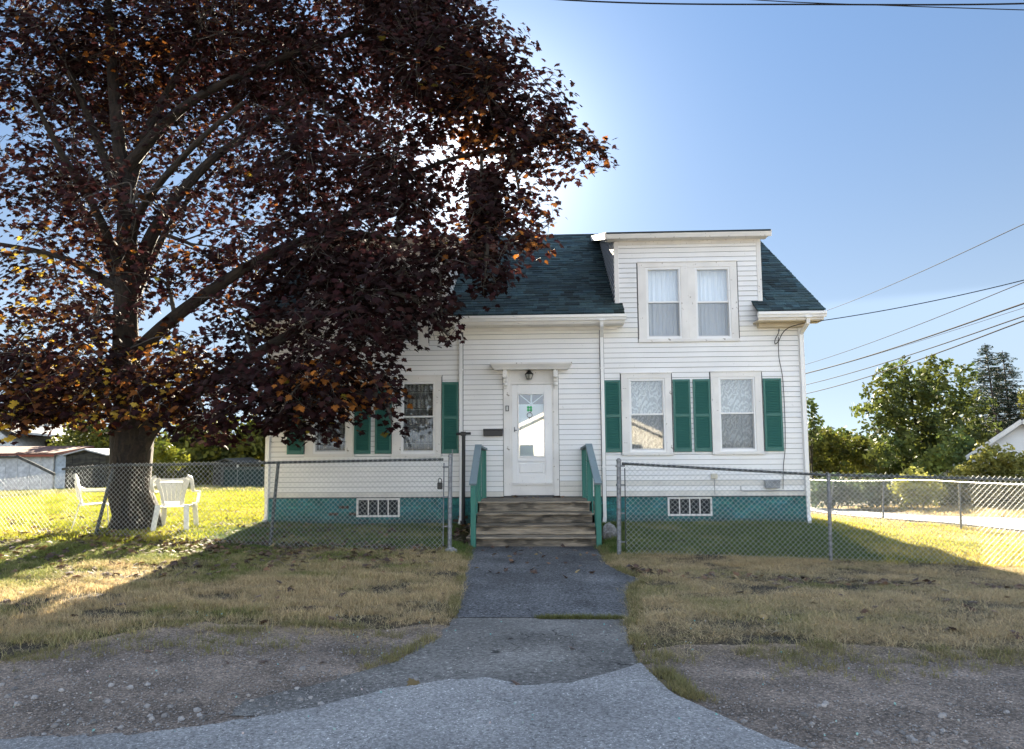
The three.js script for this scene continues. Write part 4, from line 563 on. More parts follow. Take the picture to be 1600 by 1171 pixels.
// ---------------------------------------------------------------- overhead wires
{
  const wire = (a, b, sag, r, label, ext = [3.2, .9]) => { const d = V(0, 0, 0).subVectors(b, a), A = a.clone().addScaledVector(d, -ext[0]), B = b.clone().addScaledVector(d, ext[1]), p = []; for (let i = 0; i <= 70; i++) { const q = i / 70, v = A.clone().lerp(B, q); const t = clamp(q * (1 + ext[0] + ext[1]) - ext[0], 0, 1); v.y += sag * 4 * (t * t - t) * .5; p.push(v); } top('overhead_wire', new MB().tube(p, r, 6).geo(), M.cable, label, 'wire', 'wires along the side street'); };
  wire(at(1288, 487, 45), at(1600, 350, 22), .25, .013, 'uppermost black wire slanting up from the right roof corner');
  wire(at(1262, 569, 45), at(1600, 441, 22), .25, .013, 'second black wire down, slanting to the right picture edge'); wire(at(1262, 583, 45), at(1600, 474, 22), .25, .024, 'thickest black wire slanting across the sky right of the house');
  wire(at(1262, 584, 60), at(1600, 481, 30), .2, .010, 'thin pale wire just beneath the thickest wire'); wire(at(1262, 601, 45), at(1600, 494, 22), .25, .018, 'black wire brushing the top of the big green tree'); wire(at(1262, 615, 45), at(1600, 501, 22), .35, .020, 'lowest black wire, half hidden by the big green tree');
  const s = []; const a = V(5.45, 4.06, .46), b = at(1600, 438, 13.5); for (let i = 0; i <= 30; i++) { const q = i / 30 * 1.8, v = a.clone().lerp(b, q); v.y += .10 * 4 * (q * q - q) * .5; s.push(v); } top('service_wire', new MB().tube(s, .009, 6).geo(), M.cable, 'service wire from the right eave to the right picture edge', 'wire');
  const tw = (p, r, l) => top('street_wire', new MB().tube(curve(p, 40), r, 6).geo(), M.cable, l, 'wire', 'wires above the road');
  tw([at(300, -60, 12), at(885, 0, 11), at(1300, 7, 10.5), at(1620, 5, 10), at(1900, -10, 9.5)], .011, 'dark wire crossing the top edge of the sky, the bolder one'); tw([at(900, -30, 11), at(1170, -1, 11), at(1400, 9, 11), at(1620, 16, 11), at(1900, 22, 11)], .007, 'fainter thin wire crossing the top right of the sky');
}
// ---------------------------------------------------------------- sheds and neighbours behind
{
  const rs = rng(301);
  const wallM = std([.72, .73, .74], { map: T.metal, rough: .6 }), rust = std([.16, .065, .045], { map: T.metal, rough: .8 }), bluew = std([.52, .60, .68], { map: T.metal, rough: .5 }), grey = std([.20, .215, .205], { map: T.wood, rough: .8 }), darkR = std([.07, .07, .075], { map: T.gran, rough: .9 }), paleR = std([.55, .56, .57], { map: T.metal, rough: .4 }), barn = std([.10, .07, .055], { map: T.wood, rough: .9 });
  const y0 = -.52;
  { const s = thing('metal_shed', 'long white panel shed with a rusty red roof behind the left lawn', 'shed', [-29, y0, -21.9]);
    for (let i = 0; i < 12; i++) part('wall_panel', new MB().cbox(4.06 - (i + 1) * .62 + .008, 0, -.05, 4.06 - i * .62, 1.93 - (i % 3) * .01, 0, .01).geo(), wallM, s);
    part('back_wall', new MB().box(-3.4, 0, -3, 4.06, 1.9, -.06).geo(), wallM, s); part('roof', new MB().hexa([V(-3.6, 1.86, .25), V(4.25, 1.86, .25), V(4.25, 2.2, -3.1), V(-3.6, 2.2, -3.1), V(-3.6, 1.98, .25), V(4.25, 1.98, .25), V(4.25, 2.34, -3.1), V(-3.6, 2.34, -3.1)]).geo(), rust, s); part('eave_trim', new MB().cbox(-3.6, 1.80, .26, 4.25, 1.90, .30).geo(), std([.30, .085, .05], { map: T.worn, rough: .8 }), s); part('pale_door', new MB().cbox(4.10, .2, -.2, 4.75, 1.86, -.10).geo(), bluew, s); part('end_wall', new MB().box(4.07, 0, -3, 4.76, 1.86, -.21).geo(), bluew, s); }
  { const s = thing('garden_shed', 'grey shed with a low gable roof left of the maple trunk', 'shed', [-23.25, y0, -21.9]);
    for (let i = 0; i < 6; i++) part('wall_panel', new MB().cbox(-1.05 + i * .35, 0, -.05, -1.05 + i * .35 + .34, 1.85, 0, .008).geo(), grey, s); part('walls', new MB().box(-1.05, 0, -2.2, 1.05, 1.85, -.06).geo(), grey, s);
    const r = new MB(); for (const d of [-1, 1]) r.hexa([V(d * 1.2, 1.82, .2), V(0, 2.12, .2), V(0, 2.12, -2.3), V(d * 1.2, 1.82, -2.3), V(d * 1.2, 1.88, .2), V(0, 2.19, .2), V(0, 2.19, -2.3), V(d * 1.2, 1.88, -2.3)]); part('roof', r.geo(), paleR, s); part('gable', new MB().tri(V(-1.1, 1.84, -.01), V(1.1, 1.84, -.01), V(0, 2.12, -.01)).geo(), grey, s); }
  { const s = thing('outbuilding', 'white gabled house with a dark open porch behind the sheds', 'house', [-39.2, -.6, -38]);
    const w = new MB(); w.box(-6, 0, -6, .75, 2.5, 0); part('wall', w.geo(), wallM, s); const g = new MB(); g.hexa([V(-6, 2.5, 0), V(.75, 2.5, 0), V(.75, 2.5, -6), V(-6, 2.5, -6), V(-1.5, 4.2, 0), V(-1.5, 4.2, 0), V(-1.5, 4.2, -6), V(-1.5, 4.2, -6)]); part('gable', g.geo(), wallM, s);
    part('porch_wall', new MB().box(.8, 0, -6.2, 6.2, 2.9, -3).geo(), barn, s); for (let i = 0; i < 7; i++) part('post', new MB().box(.9 + i * .86, 0, -2.9, 1.05 + i * .86, 2.9, -2.75).geo(), i % 2 ? grey : barn, s);
    part('roof', new MB().hexa([V(.4, 3.45, 0), V(6.5, 2.75, -2.2), V(6.5, 2.9, -6.4), V(-1.5, 4.3, -6.4), V(.4, 3.6, 0), V(6.5, 2.9, -2.2), V(6.5, 3.05, -6.4), V(-1.5, 4.45, -6.4)]).geo(), paleR, s); const r = new MB(); for (const d of [-1, 1]) r.hexa([V(-1.5 + d * 2.6, 3.2, .3), V(-1.5, 4.25, .3), V(-1.5, 4.25, -6.4), V(-1.5 + d * 2.6, 3.2, -6.4), V(-1.5 + d * 2.6, 3.3, .3), V(-1.5, 4.36, .3), V(-1.5, 4.36, -6.4), V(-1.5 + d * 2.6, 3.3, -6.4)]); part('roof_edge', r.geo(), darkR, s); }
  { const s = thing('small_cottage', 'low grey cottage with dark windows behind the right chair', 'house', [-13.4, 0, -16.2]);
    part('wall', new MB().box(-.75, 0, -2.5, .35, .95, 0).geo(), std([.17, .19, .18], { map: T.wood, rough: .8 }), s); for (const x of [-.22, .06]) part('window', new MB().cbox(x, .42, .001, x + .2, .85, .03).geo(), std([.02, .025, .025], { rough: .3 }), s); part('corner_post', new MB().box(.29, 0, .001, .36, .95, .05).geo(), M.trim, s);
    const r = new MB(); for (const d of [-1, 1]) r.hexa([V(-.2 + d * .72, .92, .15), V(-.2, 1.14, .15), V(-.2, 1.14, -2.7), V(-.2 + d * .72, .92, -2.7), V(-.2 + d * .72, .98, .15), V(-.2, 1.21, .15), V(-.2, 1.21, -2.7), V(-.2 + d * .72, .98, -2.7)]); part('roof', r.geo(), grey, s); }
  { const s = thing('board_fence', 'low dark green board fence at the back of the left lawn', 'fence', [-12.2, 0, -14.6]); for (let i = 0; i < 16; i++) part('board', new MB().cbox(-.78 + i * .28, -.1, -.01, -.78 + i * .28 + .265, .86 + .02 * rs(), .015, .004).geo(), std([.012, .035, .035], { rough: .8 }), s); part('rail', new MB().box(-.8, .78, .016, 3.75, .84, .06).geo(), M.galvDark, s); for (const x of [-.85, 1.4, 3.6]) part('post', new MB().box(x, -.1, .016, x + .07, .92, .08).geo(), M.galvDark, s); }
  // white house on the right, half hidden by shrubs
  { const c = at(1606, 785, 36), s = thing('neighbour_house', 'white clapboard gable of the neighbouring house at the right edge', 'house', [c.x, H(c.x, c.z) - .2, c.z]);
    s.rotation.y = -.53; const hw = 3.1, e = 1.75, pk = 4.05;
    const m = new MB(); m.box(-hw, 0, -9, hw, e, -.03); m.hexa([V(-hw, e, -.03), V(hw, e, -.03), V(hw, e, -9), V(-hw, e, -9), V(0, pk, -.03), V(0, pk, -.03), V(0, pk, -9), V(0, pk, -9)]); part('wall', m.geo(), M.white2, s);
    for (let k = 0; k < 34; k++) { const y = k * .133, w = y < e ? hw : hw * (1 - (y - e) / (pk - e)); if (w < .1) continue; part('clapboard', new MB().hexa([V(-w, y, .016), V(w, y, .016), V(w, y, -.028), V(-w, y, -.028), V(-w, y + .133, -.01), V(w, y + .133, -.01), V(w, y + .133, -.028), V(-w, y + .133, -.028)]).geo(), M.white2, s); }
    const r = new MB(); for (const d of [-1, 1]) { const o = d * (hw + .35); r.hexa([V(o, e - .25, .35), V(0, pk + .02, .35), V(0, pk + .02, -9.3), V(o, e - .25, -9.3), V(o, e - .08, .35), V(0, pk + .18, .35), V(0, pk + .18, -9.3), V(o, e - .08, -9.3)]); } part('roof', r.geo(), darkR, s); const q = new MB(); for (const d of [-1, 1]) q.beam(V(d * (hw + .33), e - .22, .37), V(0, pk + .02, .37), .03, .2); part('rake_board', q.geo(), M.trim, s);
    const wn = holder('window', s); part('frame', new MB().cbox(.55, .7, .02, 1.5, 2.1, .05).geo(), M.trim, wn); part('pane', new MB().box(.65, .8, .0501, 1.4, 2.0, .056).geo(), M.paneDark, wn); }
  // across the road, seen only in the window glass
  { const s = thing('house_across_road', 'sunlit white gabled house across the road, mirrored in the window glass', 'house', [2.2, 0, 35]); s.rotation.y = Math.PI; const hw = 6, e = 1.95, pk = 4.7;
    const m = new MB(); m.box(-hw, 0, -9, hw, e, 0); m.hexa([V(-hw, e, 0), V(hw, e, 0), V(hw, e, -9), V(-hw, e, -9), V(0, pk, 0), V(0, pk, 0), V(0, pk, -9), V(0, pk, -9)]); part('wall', m.geo(), M.white3, s);
    const b = new MB(); for (let k = 0; k < 38; k++) { const y = k * .122, w = (q) => q < e ? hw : hw * (1 - (q - e) / (pk - e)), a = w(y), c = Math.max(.01, w(y + .11)); b.hexa([V(-a, y, .03), V(a, y, .03), V(a, y, .001), V(-a, y, .001), V(-c, y + .11, .006), V(c, y + .11, .006), V(c, y + .11, .001), V(-c, y + .11, .001)]); } part('siding', b.geo(), M.white3, s, 'stuff');
    const r = new MB(); for (const d of [-1, 1]) r.hexa([V(d * (hw + .6), e - .28, .5), V(0, pk + .02, .5), V(0, pk + .02, -9.4), V(d * (hw + .6), e - .28, -9.4), V(d * (hw + .6), e - .05, .5), V(0, pk + .26, .5), V(0, pk + .26, -9.4), V(d * (hw + .6), e - .05, -9.4)]); part('roof', r.geo(), M.trim, s);
    for (const x of [-4.1, 3.1]) part('window', new MB().cbox(x, .7, .031, x + .9, 1.7, .07).geo(), M.paneDark, s); }
}
// ---------------------------------------------------------------- foliage
const shapeGeo = (pts, z) => { const p = [], ix = []; p.push(0, .33, z(0, .33)); pts.forEach(([x, y]) => p.push(x, y, z(x, y))); for (let i = 0; i < pts.length; i++) ix.push(0, 1 + i, 1 + (i + 1) % pts.length); const g = new THREE.BufferGeometry(); g.setAttribute('position', new THREE.Float32BufferAttribute(p, 3)); g.setIndex(ix); const f = g.toNonIndexed(); f.computeVertexNormals(); return f; };
const half = [[.03, .0], [.20, -.09], [.30, -.02], [.26, .10], [.52, .10], [.43, .22], [.54, .36], [.36, .37], [.25, .46], [.27, .64], [.14, .62], [.0, .88]];
const leafOutline = [...half, ...half.slice(0, -1).reverse().map(([x, y]) => [-x, y])];
const mapleLeaf = shapeGeo(leafOutline, (x, y) => -.22 * Math.abs(x) ** 1.3 - .22 * Math.max(0, y - .25) ** 1.6); // unit leaf, stem at the origin, tip along +y
const clump = (n, seed, w, h) => { const r = rng(seed), m = new MB(); for (let i = 0; i < n; i++) { const c = V(r() - .5, r() - .5, r() - .5).multiplyScalar(1.0), e = new THREE.Euler(r() * 6, r() * 6, r() * 6), f = (x, y, z) => V(x * w, y * h, z * w).applyEuler(e).add(c); const a = f(-.5, 0, .08), b = f(0, -.7, 0), d = f(.5, 0, .08), t = f(0, .8, 0); m.tri(a, b, d); m.tri(a, d, t); } return m.geo(); };
const dummy = new THREE.Object3D(), tint = new THREE.Color();
function instances(name, geo, mat, list, parent) {            // list: [x, y, z, quaternion or euler, scale, r, g, b]
  const im = new THREE.InstancedMesh(geo, mat, list.length); im.name = name;
  list.forEach((l, i) => { dummy.position.set(l[0], l[1], l[2]); l[3].isEuler ? dummy.rotation.copy(l[3]) : dummy.quaternion.copy(l[3]); l[4].isVector3 ? dummy.scale.copy(l[4]) : dummy.scale.setScalar(l[4]); dummy.updateMatrix(); im.setMatrixAt(i, dummy.matrix); im.setColorAt(i, tint.setRGB(l[5], l[6], l[7])); });
  im.castShadow = im.receiveShadow = true; im.userData.kind = 'stuff'; parent.add(im); return im;
}
const leafM = std([1, 1, 1], { rough: .55, transmission: .38, thickness: 0, specularIntensity: .12 }), greenLeafM = std([1, 1, 1], { rough: .7, transmission: .4, thickness: 0, specularIntensity: .3 });
leafM.roughness = 0.75; 
const clumpA = clump(10, 41, .34, .36), clumpB = clump(12, 42, .30, .42);
// a broad tree or shrub out of lobes given as [x, y, z, rx, ry, rz] in metres
function leafy(name, label, category, base, lobes, o) {
  const r = rng(o.seed), t = thing(name, label, category, base, o.group), list = [], m = new MB();
  for (const [lx, ly, lz, rx, ry, rz] of lobes) {
    const area = (rx * ry + ry * rz + rx * rz) * 4.2, n = Math.round(area * o.dens / (o.size * o.size));
    for (let i = 0; i < n; i++) { const a = r() * 6.283, c = r() * 2 - 1, s = Math.sqrt(1 - c * c), q = Math.pow(r(), .42), nx = Math.cos(a) * s, nz = Math.sin(a) * s; const bump = .78 + .5 * vnoise(nx * 2.2 + lx * 3, c * 2.2 + nz * 2.2 + lz, o.seed); const x = lx + nx * rx * q * bump, y = ly + c * ry * q * bump, z = lz + nz * rz * q * bump; if (y < .05) continue; const k = .6 + .8 * r() * (.7 + .6 * vnoise(x * 1.6, y * 1.6 + z, 7)), y1 = o.warm * r(); list.push([x, y, z, new THREE.Euler(r() * 6, r() * 6, r() * 6), o.size * (.7 + .6 * r()), lerp(o.col[0], o.col2[0], y1) * k, lerp(o.col[1], o.col2[1], y1) * k, lerp(o.col[2], o.col2[2], y1) * k]); }
    if (o.trunk) { const b = V(lx * .25, Math.max(.6, ly * .45), lz * .25); m.tube(curve([b, V(lx * .6, lerp(b.y, ly, .5), lz * .6), V(lx, ly + ry * .3, lz)], 8), (q) => o.trunk * .35 * (1 - .8 * q), 6); }
    else m.tube(curve([V(lx * .4, 0, lz * .4), V(lx * .8, ly * .6, lz * .8), V(lx, ly + ry * .4, lz)], 6), (q) => .035 * (1 - .7 * q), 5);
  }
  if (o.trunk) { const hT = o.height * .8; m.tube(curve([V(0, -.3, 0), V(.1, hT * .4, 0), V(.0, hT, .1)], 10), (q) => o.trunk * (1 - .75 * q), 9); part('trunk', m.geo(), M.bark, t); } else part('stems', m.geo(), M.twig, t);
  instances('crown', o.alt ? clumpB : clumpA, greenLeafM, list, t); return t;
}
const G1 = [.05, .075, .02], G2 = [.15, .155, .03], DK = [.028, .046, .014];
// lobes read off in the photograph: [u, v, ru, rv, depth offset], turned to metres at the tree's own distance
function lobesAt(base, d, list) { const k = d / 1180; return list.map(([u, v, ru, rv, off = 0, rz]) => { const p = at(u, v, d + off).sub(V(...base)); return [p.x, p.y, p.z, ru * k, rv * k, rz ?? (ru + rv) * .5 * k]; }); }
const gb = (u, d, dy = 0) => { const p = at(u, 760, d); return [p.x, H(p.x, p.z) + dy, p.z]; };
{
  let b = gb(1445, 42); leafy('broadleaf_tree', 'big round green tree beyond the side street', 'tree', b, lobesAt(b, 42, [[1420, 600, 50, 40, 0], [1470, 600, 50, 38, 2], [1385, 640, 42, 38, -1], [1500, 640, 45, 36, 2], [1440, 650, 60, 45, 0], [1525, 670, 28, 34, 3], [1400, 700, 45, 40, -2], [1470, 700, 60, 40, 0], [1520, 705, 30, 34, 2], [1430, 735, 60, 30, -1]]), { seed: 21, size: .52, dens: 0.94, col: G1, col2: G2, warm: .7, trunk: .35, height: 6 });
  b = gb(1490, 38); leafy('young_tree', 'light green bushy young tree in front of the big tree', 'tree', b, lobesAt(b, 38, [[1490, 690, 22, 24], [1478, 715, 30, 24, -1], [1500, 725, 28, 24], [1450, 735, 26, 20, -1], [1515, 700, 18, 18, 1]]), { seed: 22, size: .42, dens: 1.08, col: [.10, .15, .045], col2: [.26, .28, .06], warm: .9 });
  b = gb(1535, 33); leafy('shrub', 'yellow green overgrown shrub before the neighbour house', 'shrub', b, lobesAt(b, 33, [[1550, 722, 30, 27], [1588, 730, 24, 22], [1518, 738, 22, 17], [1560, 745, 40, 22], [1500, 742, 22, 14]]), { seed: 23, size: .36, dens: 1.22, col: [.18, .19, .05], col2: [.36, .34, .08], warm: 1, alt: true });
  b = gb(1290, 45); leafy('dark_tree', 'dark green bushy tree just right of the house corner', 'tree', b, lobesAt(b, 45, [[1300, 695, 34, 24], [1335, 700, 32, 24, 1], [1275, 705, 26, 26], [1320, 725, 40, 22], [1355, 722, 22, 24, 1], [1280, 735, 30, 22]]), { seed: 24, size: .55, dens: 1.22, col: [.06,.085,.02], col2: [.20, .19, .03], warm: .8, trunk: .2, height: 2.5 });
  b = gb(1268, 42); leafy('slender_tree', 'thin open tree rising beside the right house corner', 'tree', b, lobesAt(b, 42, [[1268, 640, 9, 16], [1272, 662, 12, 14], [1264, 680, 12, 14]]), { seed: 25, size: .42, dens: 0.65, col: G1, col2: G2, warm: .4, trunk: .09, height: 4.2 });
  // hedge behind the side street, four bushes one can tell apart
  [[1300, 768, 36, 24, 36, 'dark bluish green bush behind the far fence, nearest the house'], [1368, 768, 38, 24, 35, 'grey green bush behind the second far fence post'], [1432, 764, 34, 28, 33, 'bright yellow green bush between the far fence posts'], [1495, 768, 34, 24, 34, 'dark green bush under the light young tree'], [1560, 770, 44, 22, 32, 'brownish green bush at the foot of the neighbour house']].forEach(([u, v, ru, rv, d, l], i) => { const q = gb(u, d); leafy('bush', l, 'bush', q, lobesAt(q, d, [[u, v, ru, rv], [u - 16, v + 6, ru * .6, rv * .8, -.5], [u + 18, v + 4, ru * .6, rv * .8, .4]]), { seed: 30 + i, size: .34, dens: 1.30, col: [[.09, .14, .08], [.13, .17, .09], [.30, .31, .08], [.08, .12, .05], [.20, .18, .08]][i], col2: [[.09, .13, .06], [.15, .18, .08], [.40, .38, .10], [.10, .12, .03], [.26, .22, .08]][i], warm: 1 }); });
  // trees behind the left lawn
  b = gb(140, 44); leafy('shade_tree', 'dark leafy tree behind the grey shed', 'tree', b, lobesAt(b, 44, [[110, 700, 34, 18], [150, 690, 38, 26], [190, 690, 40, 30, 1], [130, 668, 30, 20]]), { seed: 51, size: .5, dens: 1.22, col: [.05, .075, .018], col2: [.20, .20, .03], warm: .9, trunk: .2, height: 4 });
  b = gb(330, 36); leafy('hedge_tree', 'dark hedge tree at the back of the left lawn', 'tree', b, lobesAt(b, 36, [[255, 705, 34, 34], [300, 690, 40, 36], [345, 690, 40, 40], [390, 690, 40, 40], [425, 690, 30, 40], [320, 725, 60, 26], [390, 728, 44, 26], [262, 742, 30, 22], [300, 745, 36, 20], [345, 742, 34, 20]]), { seed: 52, size: .48, dens: 1.44, col: [.045, .065, .014], col2: [.20, .19, .03], warm: .9, trunk: .2, height: 4 });
  b = gb(262, 26); leafy('bush', 'small sunlit yellow green bush right of the maple trunk', 'bush', b, lobesAt(b, 26, [[258, 710, 22, 16], [275, 720, 16, 14]]), { seed: 53, size: .26, dens: 1.44, col: [.10, .13, .02], col2: [.24, .24, .03], warm: 1 });
  b = gb(20, 62); leafy('yellow_tree', 'sunlit yellow tree far behind the white outbuilding', 'tree', b, lobesAt(b, 62, [[-20, 655, 44, 26], [40, 652, 40, 22], [95, 655, 36, 22, 2], [60, 670, 50, 18]]), { seed: 54, size: .75, dens: 1.08, col: [.16, .15, .02], col2: [.34, .28, .03], warm: 1, trunk: .25, height: 5 });
  // two conifers
  const conifer = (u0, u1, v0, d, seed, l) => { const r = rng(seed), b0 = at(u0, 780, d), tip = at(u1, v0, d), y0 = H(b0.x, b0.z), t = thing('spruce_tree', l, 'tree', [b0.x, y0, b0.z], 'spruces behind the neighbour house'), h = tip.y - y0, dx = tip.x - b0.x, list = [], br = new MB(); part('trunk', new MB().tube([V(0, 0, 0), V(dx, h, 0)], (q) => .17 * (1 - .9 * q), 8).geo(), std([.07, .06, .055], { rough: .95 }), t);
    for (let k = 0; k < 40; k++) { const q = .34 + .66 * k / 40, y = h * q, R = (1 - q) * 4.4 * (.75 + .5 * r()) + .25; for (let j = 0; j < 6; j++) { const a = j / 6 * 6.283 + k * 1.1 + r() * .5, L = R * (.7 + .5 * r()); if (r() < .3) continue; const tipp = V(dx * q + Math.cos(a) * L, y - .12 * L + .05 * L * L, Math.sin(a) * L), o = V(dx * q, y, 0); br.tube([o, o.clone().lerp(tipp, .6).add(V(0, .05, 0)), tipp], (s) => .022 * (1 - .7 * s), 4, false); const n = Math.round(L * 5); for (let i = 0; i < n; i++) { const s = .25 + .75 * (i + r()) / n, p = o.clone().lerp(tipp, s); const kk = .7 + .6 * r(); list.push([p.x + (r() - .5) * .2, p.y - .08 * r(), p.z + (r() - .5) * .2, new THREE.Euler((r() - .5) * .7, r() * 6, (r() - .5) * .7), V(.30 * (.7 + .6 * r()), .10, .30), .022 * kk, .040 * kk, .022 * kk]); } } }
    part('branches', br.geo(), M.twig, t); instances('crown', clumpB, greenLeafM, list, t); };
  conifer(1574, 1553, 533, 50, 61, 'left of the two tall dark spruces at the right edge'); conifer(1592, 1580, 545, 51, 62, 'right of the two tall dark spruces at the right edge');
  b = gb(1625, 46); leafy('birch_tree', 'pale yellow green tree cut by the right picture edge', 'tree', b, lobesAt(b, 46, [[1615, 625, 22, 18], [1630, 660, 30, 30]]), { seed: 63, size: .45, dens: 1.08, col: [.10, .12, .03], col2: [.2, .19, .04], warm: 1, trunk: .15, height: 7 });
  // far woods
  const r = rng(71), list = []; for (let i = 0; i < 5200; i++) { const a = lerp(-1.15, 1.05, r()), d = 85 + 40 * r(), x = Math.sin(a) * d, z = 15 - Math.cos(a) * d; const hh = 2.4 + 2.4 * fbm(a * 9, 3, 73, 4), k = .6 + .7 * r(); list.push([x, -1.6 + hh * Math.pow(r(), .7), z, new THREE.Euler(r() * 6, r() * 6, r() * 6), 1.7, .06 * k, .085 * k, .028 * k]); }
  const g = new THREE.Group(); const w = instances('far_woods', clumpA, greenLeafM, list, scene); tag(w, 'low green woods on the horizon', 'woods', null, 'stuff');
}
// ---------------------------------------------------------------- the copper maple
{
  const r = rng(1234), bx = -7.55, bz = 1.75, by = H(bx, bz), t = thing('maple_tree', 'large copper red maple spreading over the left half of the house', 'tree', [bx, by, bz]);
  const O = V(bx, by, bz), L = (u, v, d) => at(u, v, d).sub(O), D = 13.65;
  const limbs = [];
  const limb = (pts, r0, r1, n = 18) => { const c = curve(pts.map((p) => L(...p)), n); limbs.push({ c, r0, r1 }); };
  const trunkPts = curve([V(0, -.15, 0), V(.02, .25, 0), L(202, 770, D), L(204, 720, D), L(206, 675, D), L(203, 640, D)], 26);
  limb([[206, 690, D], [199, 600, D], [196, 500, 13.7], [198, 400, 13.9], [196, 310, 14.1], [186, 230, 14.3], [176, 120, 14.6], [168, 0, 15], [160, -160, 15.4]], .29, .05, 40);
  limb([[212, 712, D], [236, 668, 13.5], [290, 620, 13.3], [370, 574, 13.1], [430, 535, 13], [520, 485, 12.8], [600, 452, 12.6]], .20, .03, 26);
  limb([[204, 450, 13.8], [246, 351, 13.9], [324, 256, 14], [393, 205, 14], [480, 140, 13.8]], .15, .03);
  limb([[202, 560, 13.6], [280, 490, 13.3], [400, 410, 13.2], [510, 358, 13.1], [600, 298, 13.2], [700, 250, 13.2], [830, 225, 13]], .14, .02, 26);
  limb([[196, 450, 13.8], [165, 440, 14], [110, 408, 14.3], [60, 393, 14.6], [-60, 372, 15]], .11, .03);
  limb([[192, 320, 14], [150, 215, 14.4], [112, 120, 14.8], [60, 30, 15]], .11, .03);
  limb([[194, 320, 14.1], [232, 200, 14.6], [285, 100, 15], [322, 10, 15.2], [350, -110, 15.5]], .11, .03);
  limb([[200, 610, D], [130, 585, 13.6], [40, 572, 13.6], [-80, 560, 13.8]], .10, .02);
  limb([[190, 270, 14.2], [290, 165, 14.2], [420, 100, 14], [560, 50, 13.8], [680, 40, 13.6]], .12, .02, 22);
  limb([[370, 574, 13.1], [440, 600, 12.8], [540, 608, 12.6], [600, 625, 12.5]], .06, .015, 12);
  limb([[510, 358, 13.1], [600, 372, 12.9], [700, 400, 12.8], [780, 400, 12.7]], .06, .015, 12);
  limb([[198, 500, 13.7], [230, 420, 15], [280, 330, 16.5], [350, 250, 17.5]], .12, .03); limb([[196, 480, 13.7], [160, 380, 15.2], [110, 290, 16.8], [80, 200, 17.8]], .11, .03);
  limb([[198, 420, 13.8], [220, 330, 12.8], [300, 230, 12], [380, 160, 11.6]], .09, .03); limb([[198, 440, 13.8], [150, 330, 13], [90, 230, 12.4], [50, 150, 12]], .09, .03);
  const rough = (an, l) => 1 + .10 * (fbm(an * 1.6 + 10, l * 1.1, 5, 3) - .5) + .05 * Math.sin(an * 5 + l * .7);
  const tm = new MB(); tm.tube(trunkPts, (q) => lin([[0, .53], [.06, .45], [.2, .40], [.5, .345], [.8, .36], [1, .32]], q), 26, true, (an, l) => rough(an, l) + .09 * Math.max(0, 1 - l / .5) * Math.max(0, Math.sin(an * 5 + 1))); part('trunk', tm.geo(), M.bark, t);
  for (const q of limbs) part('limb', new MB().tube(q.c, (s) => lerp(q.r0, q.r1, Math.pow(s, .8)), 12, true, rough).geo(), M.bark, t);
  // the crown's masses: [u, v, distance, ru, rv (pixels), depth radius in metres, fullness]
  const lobes = [[885, 236, 13, 62, 36, .8, 1], [930, 240, 13, 24, 14, .4, .7], [800, 185, 13.2, 90, 82, 1.3, 1.6], [705, 120, 13.4, 110, 110, 1.7, 1.6], [650, 25, 13.8, 105, 100, 1.8, 1.5], [815, 320, 13, 58, 62, 1.0, .75], [835, 370, 13, 36, 34, .8, .8], [735, 400, 12.8, 82, 50, 1.1, 1.15], [690, 490, 12.5, 30, 44, .6, 1], [640, 440, 12.7, 70, 62, 1.1, 1.1], [560, 500, 12.6, 110, 90, 1.4, 1.15], [520, 600, 12.5, 92, 66, 1.1, 1.25], [590, 600, 12.4, 34, 46, .7, 1.1], [425, 610, 12.7, 95, 70, 1.3, 1.25], [470, 670, 12.5, 70, 20, .8, 1], [310, 600, 13.6, 95, 70, 1.5, .85], [330, 665, 12.9, 75, 28, .9, .95], [120, 610, 13.8, 120, 58, 1.6, .95], [20, 565, 14, 110, 80, 1.8, .95], [60, 640, 13.4, 90, 24, 1, .9], [150, 650, 13.3, 70, 22, .8, .8], [90, 440, 14.8, 130, 90, 2.2, .75], [70, 260, 15.2, 150, 120, 2.6, .85], [90, 80, 15.2, 150, 130, 2.6, .95], [290, 50, 15.4, 160, 130, 2.8, .95], [470, 90, 14.8, 150, 130, 2.4, 1.25], [480, 270, 13.8, 120, 100, 1.9, 1.0], [330, 250, 15.6, 120, 110, 2.4, .7], [350, 420, 14.6, 130, 80, 2.0, .8], [615, 270, 13.5, 100, 90, 1.5, 1.25], [480, 400, 13.2, 120, 70, 1.4, .95], [640, 340, 13.2, 70, 50, 1.2, .6], [215, 150, 16.8, 150, 140, 1.8, .6], [200, 330, 12.2, 120, 90, 1, .4], [330, -150, 15.4, 330, 130, 3.4, .55], [590, -80, 14.6, 150, 90, 2.2, .8], [760, 70, 13.5, 26, 46, .6, .9], [758, 440, 12.7, 30, 30, .6, .8], [700, 525, 12.5, 14, 16, .3, .8], [610, 655, 12.4, 20, 22, .4, .8], [250, 630, 13, 50, 46, 1, 1], [60, 600, 13.2, 90, 60, 1.2, .8], [165, 575, 13, 60, 60, .9, .7], [20, 655, 12.9, 60, 26, .8, 1], [380, 520, 13.4, 110, 60, 1.5, .8], [755, 330, 13, 50, 70, 1, .8], [560, 400, 13, 90, 60, 1.4, .9], [230, 430, 13, 80, 70, .8, .6], [190, 600, 12.7, 60, 50, .5, .8], [120, 520, 13, 90, 60, .9, .8], [270, 560, 12.8, 60, 60, .7, .9], [130, 300, 13.2, 110, 90, 1, .55], [760, 300, 12.9, 40, 50, .6, 1.2]];
  const subs = [], twigs = new MB(), clusters = [];
  const nearest = (p, arr) => { let b = null, bd = 1e9; for (const q of arr) { const d = q.distanceToSquared(p); if (d < bd) { bd = d; b = q; } } return b; };
  const limbPts = limbs.flatMap((q) => q.c.slice(4));
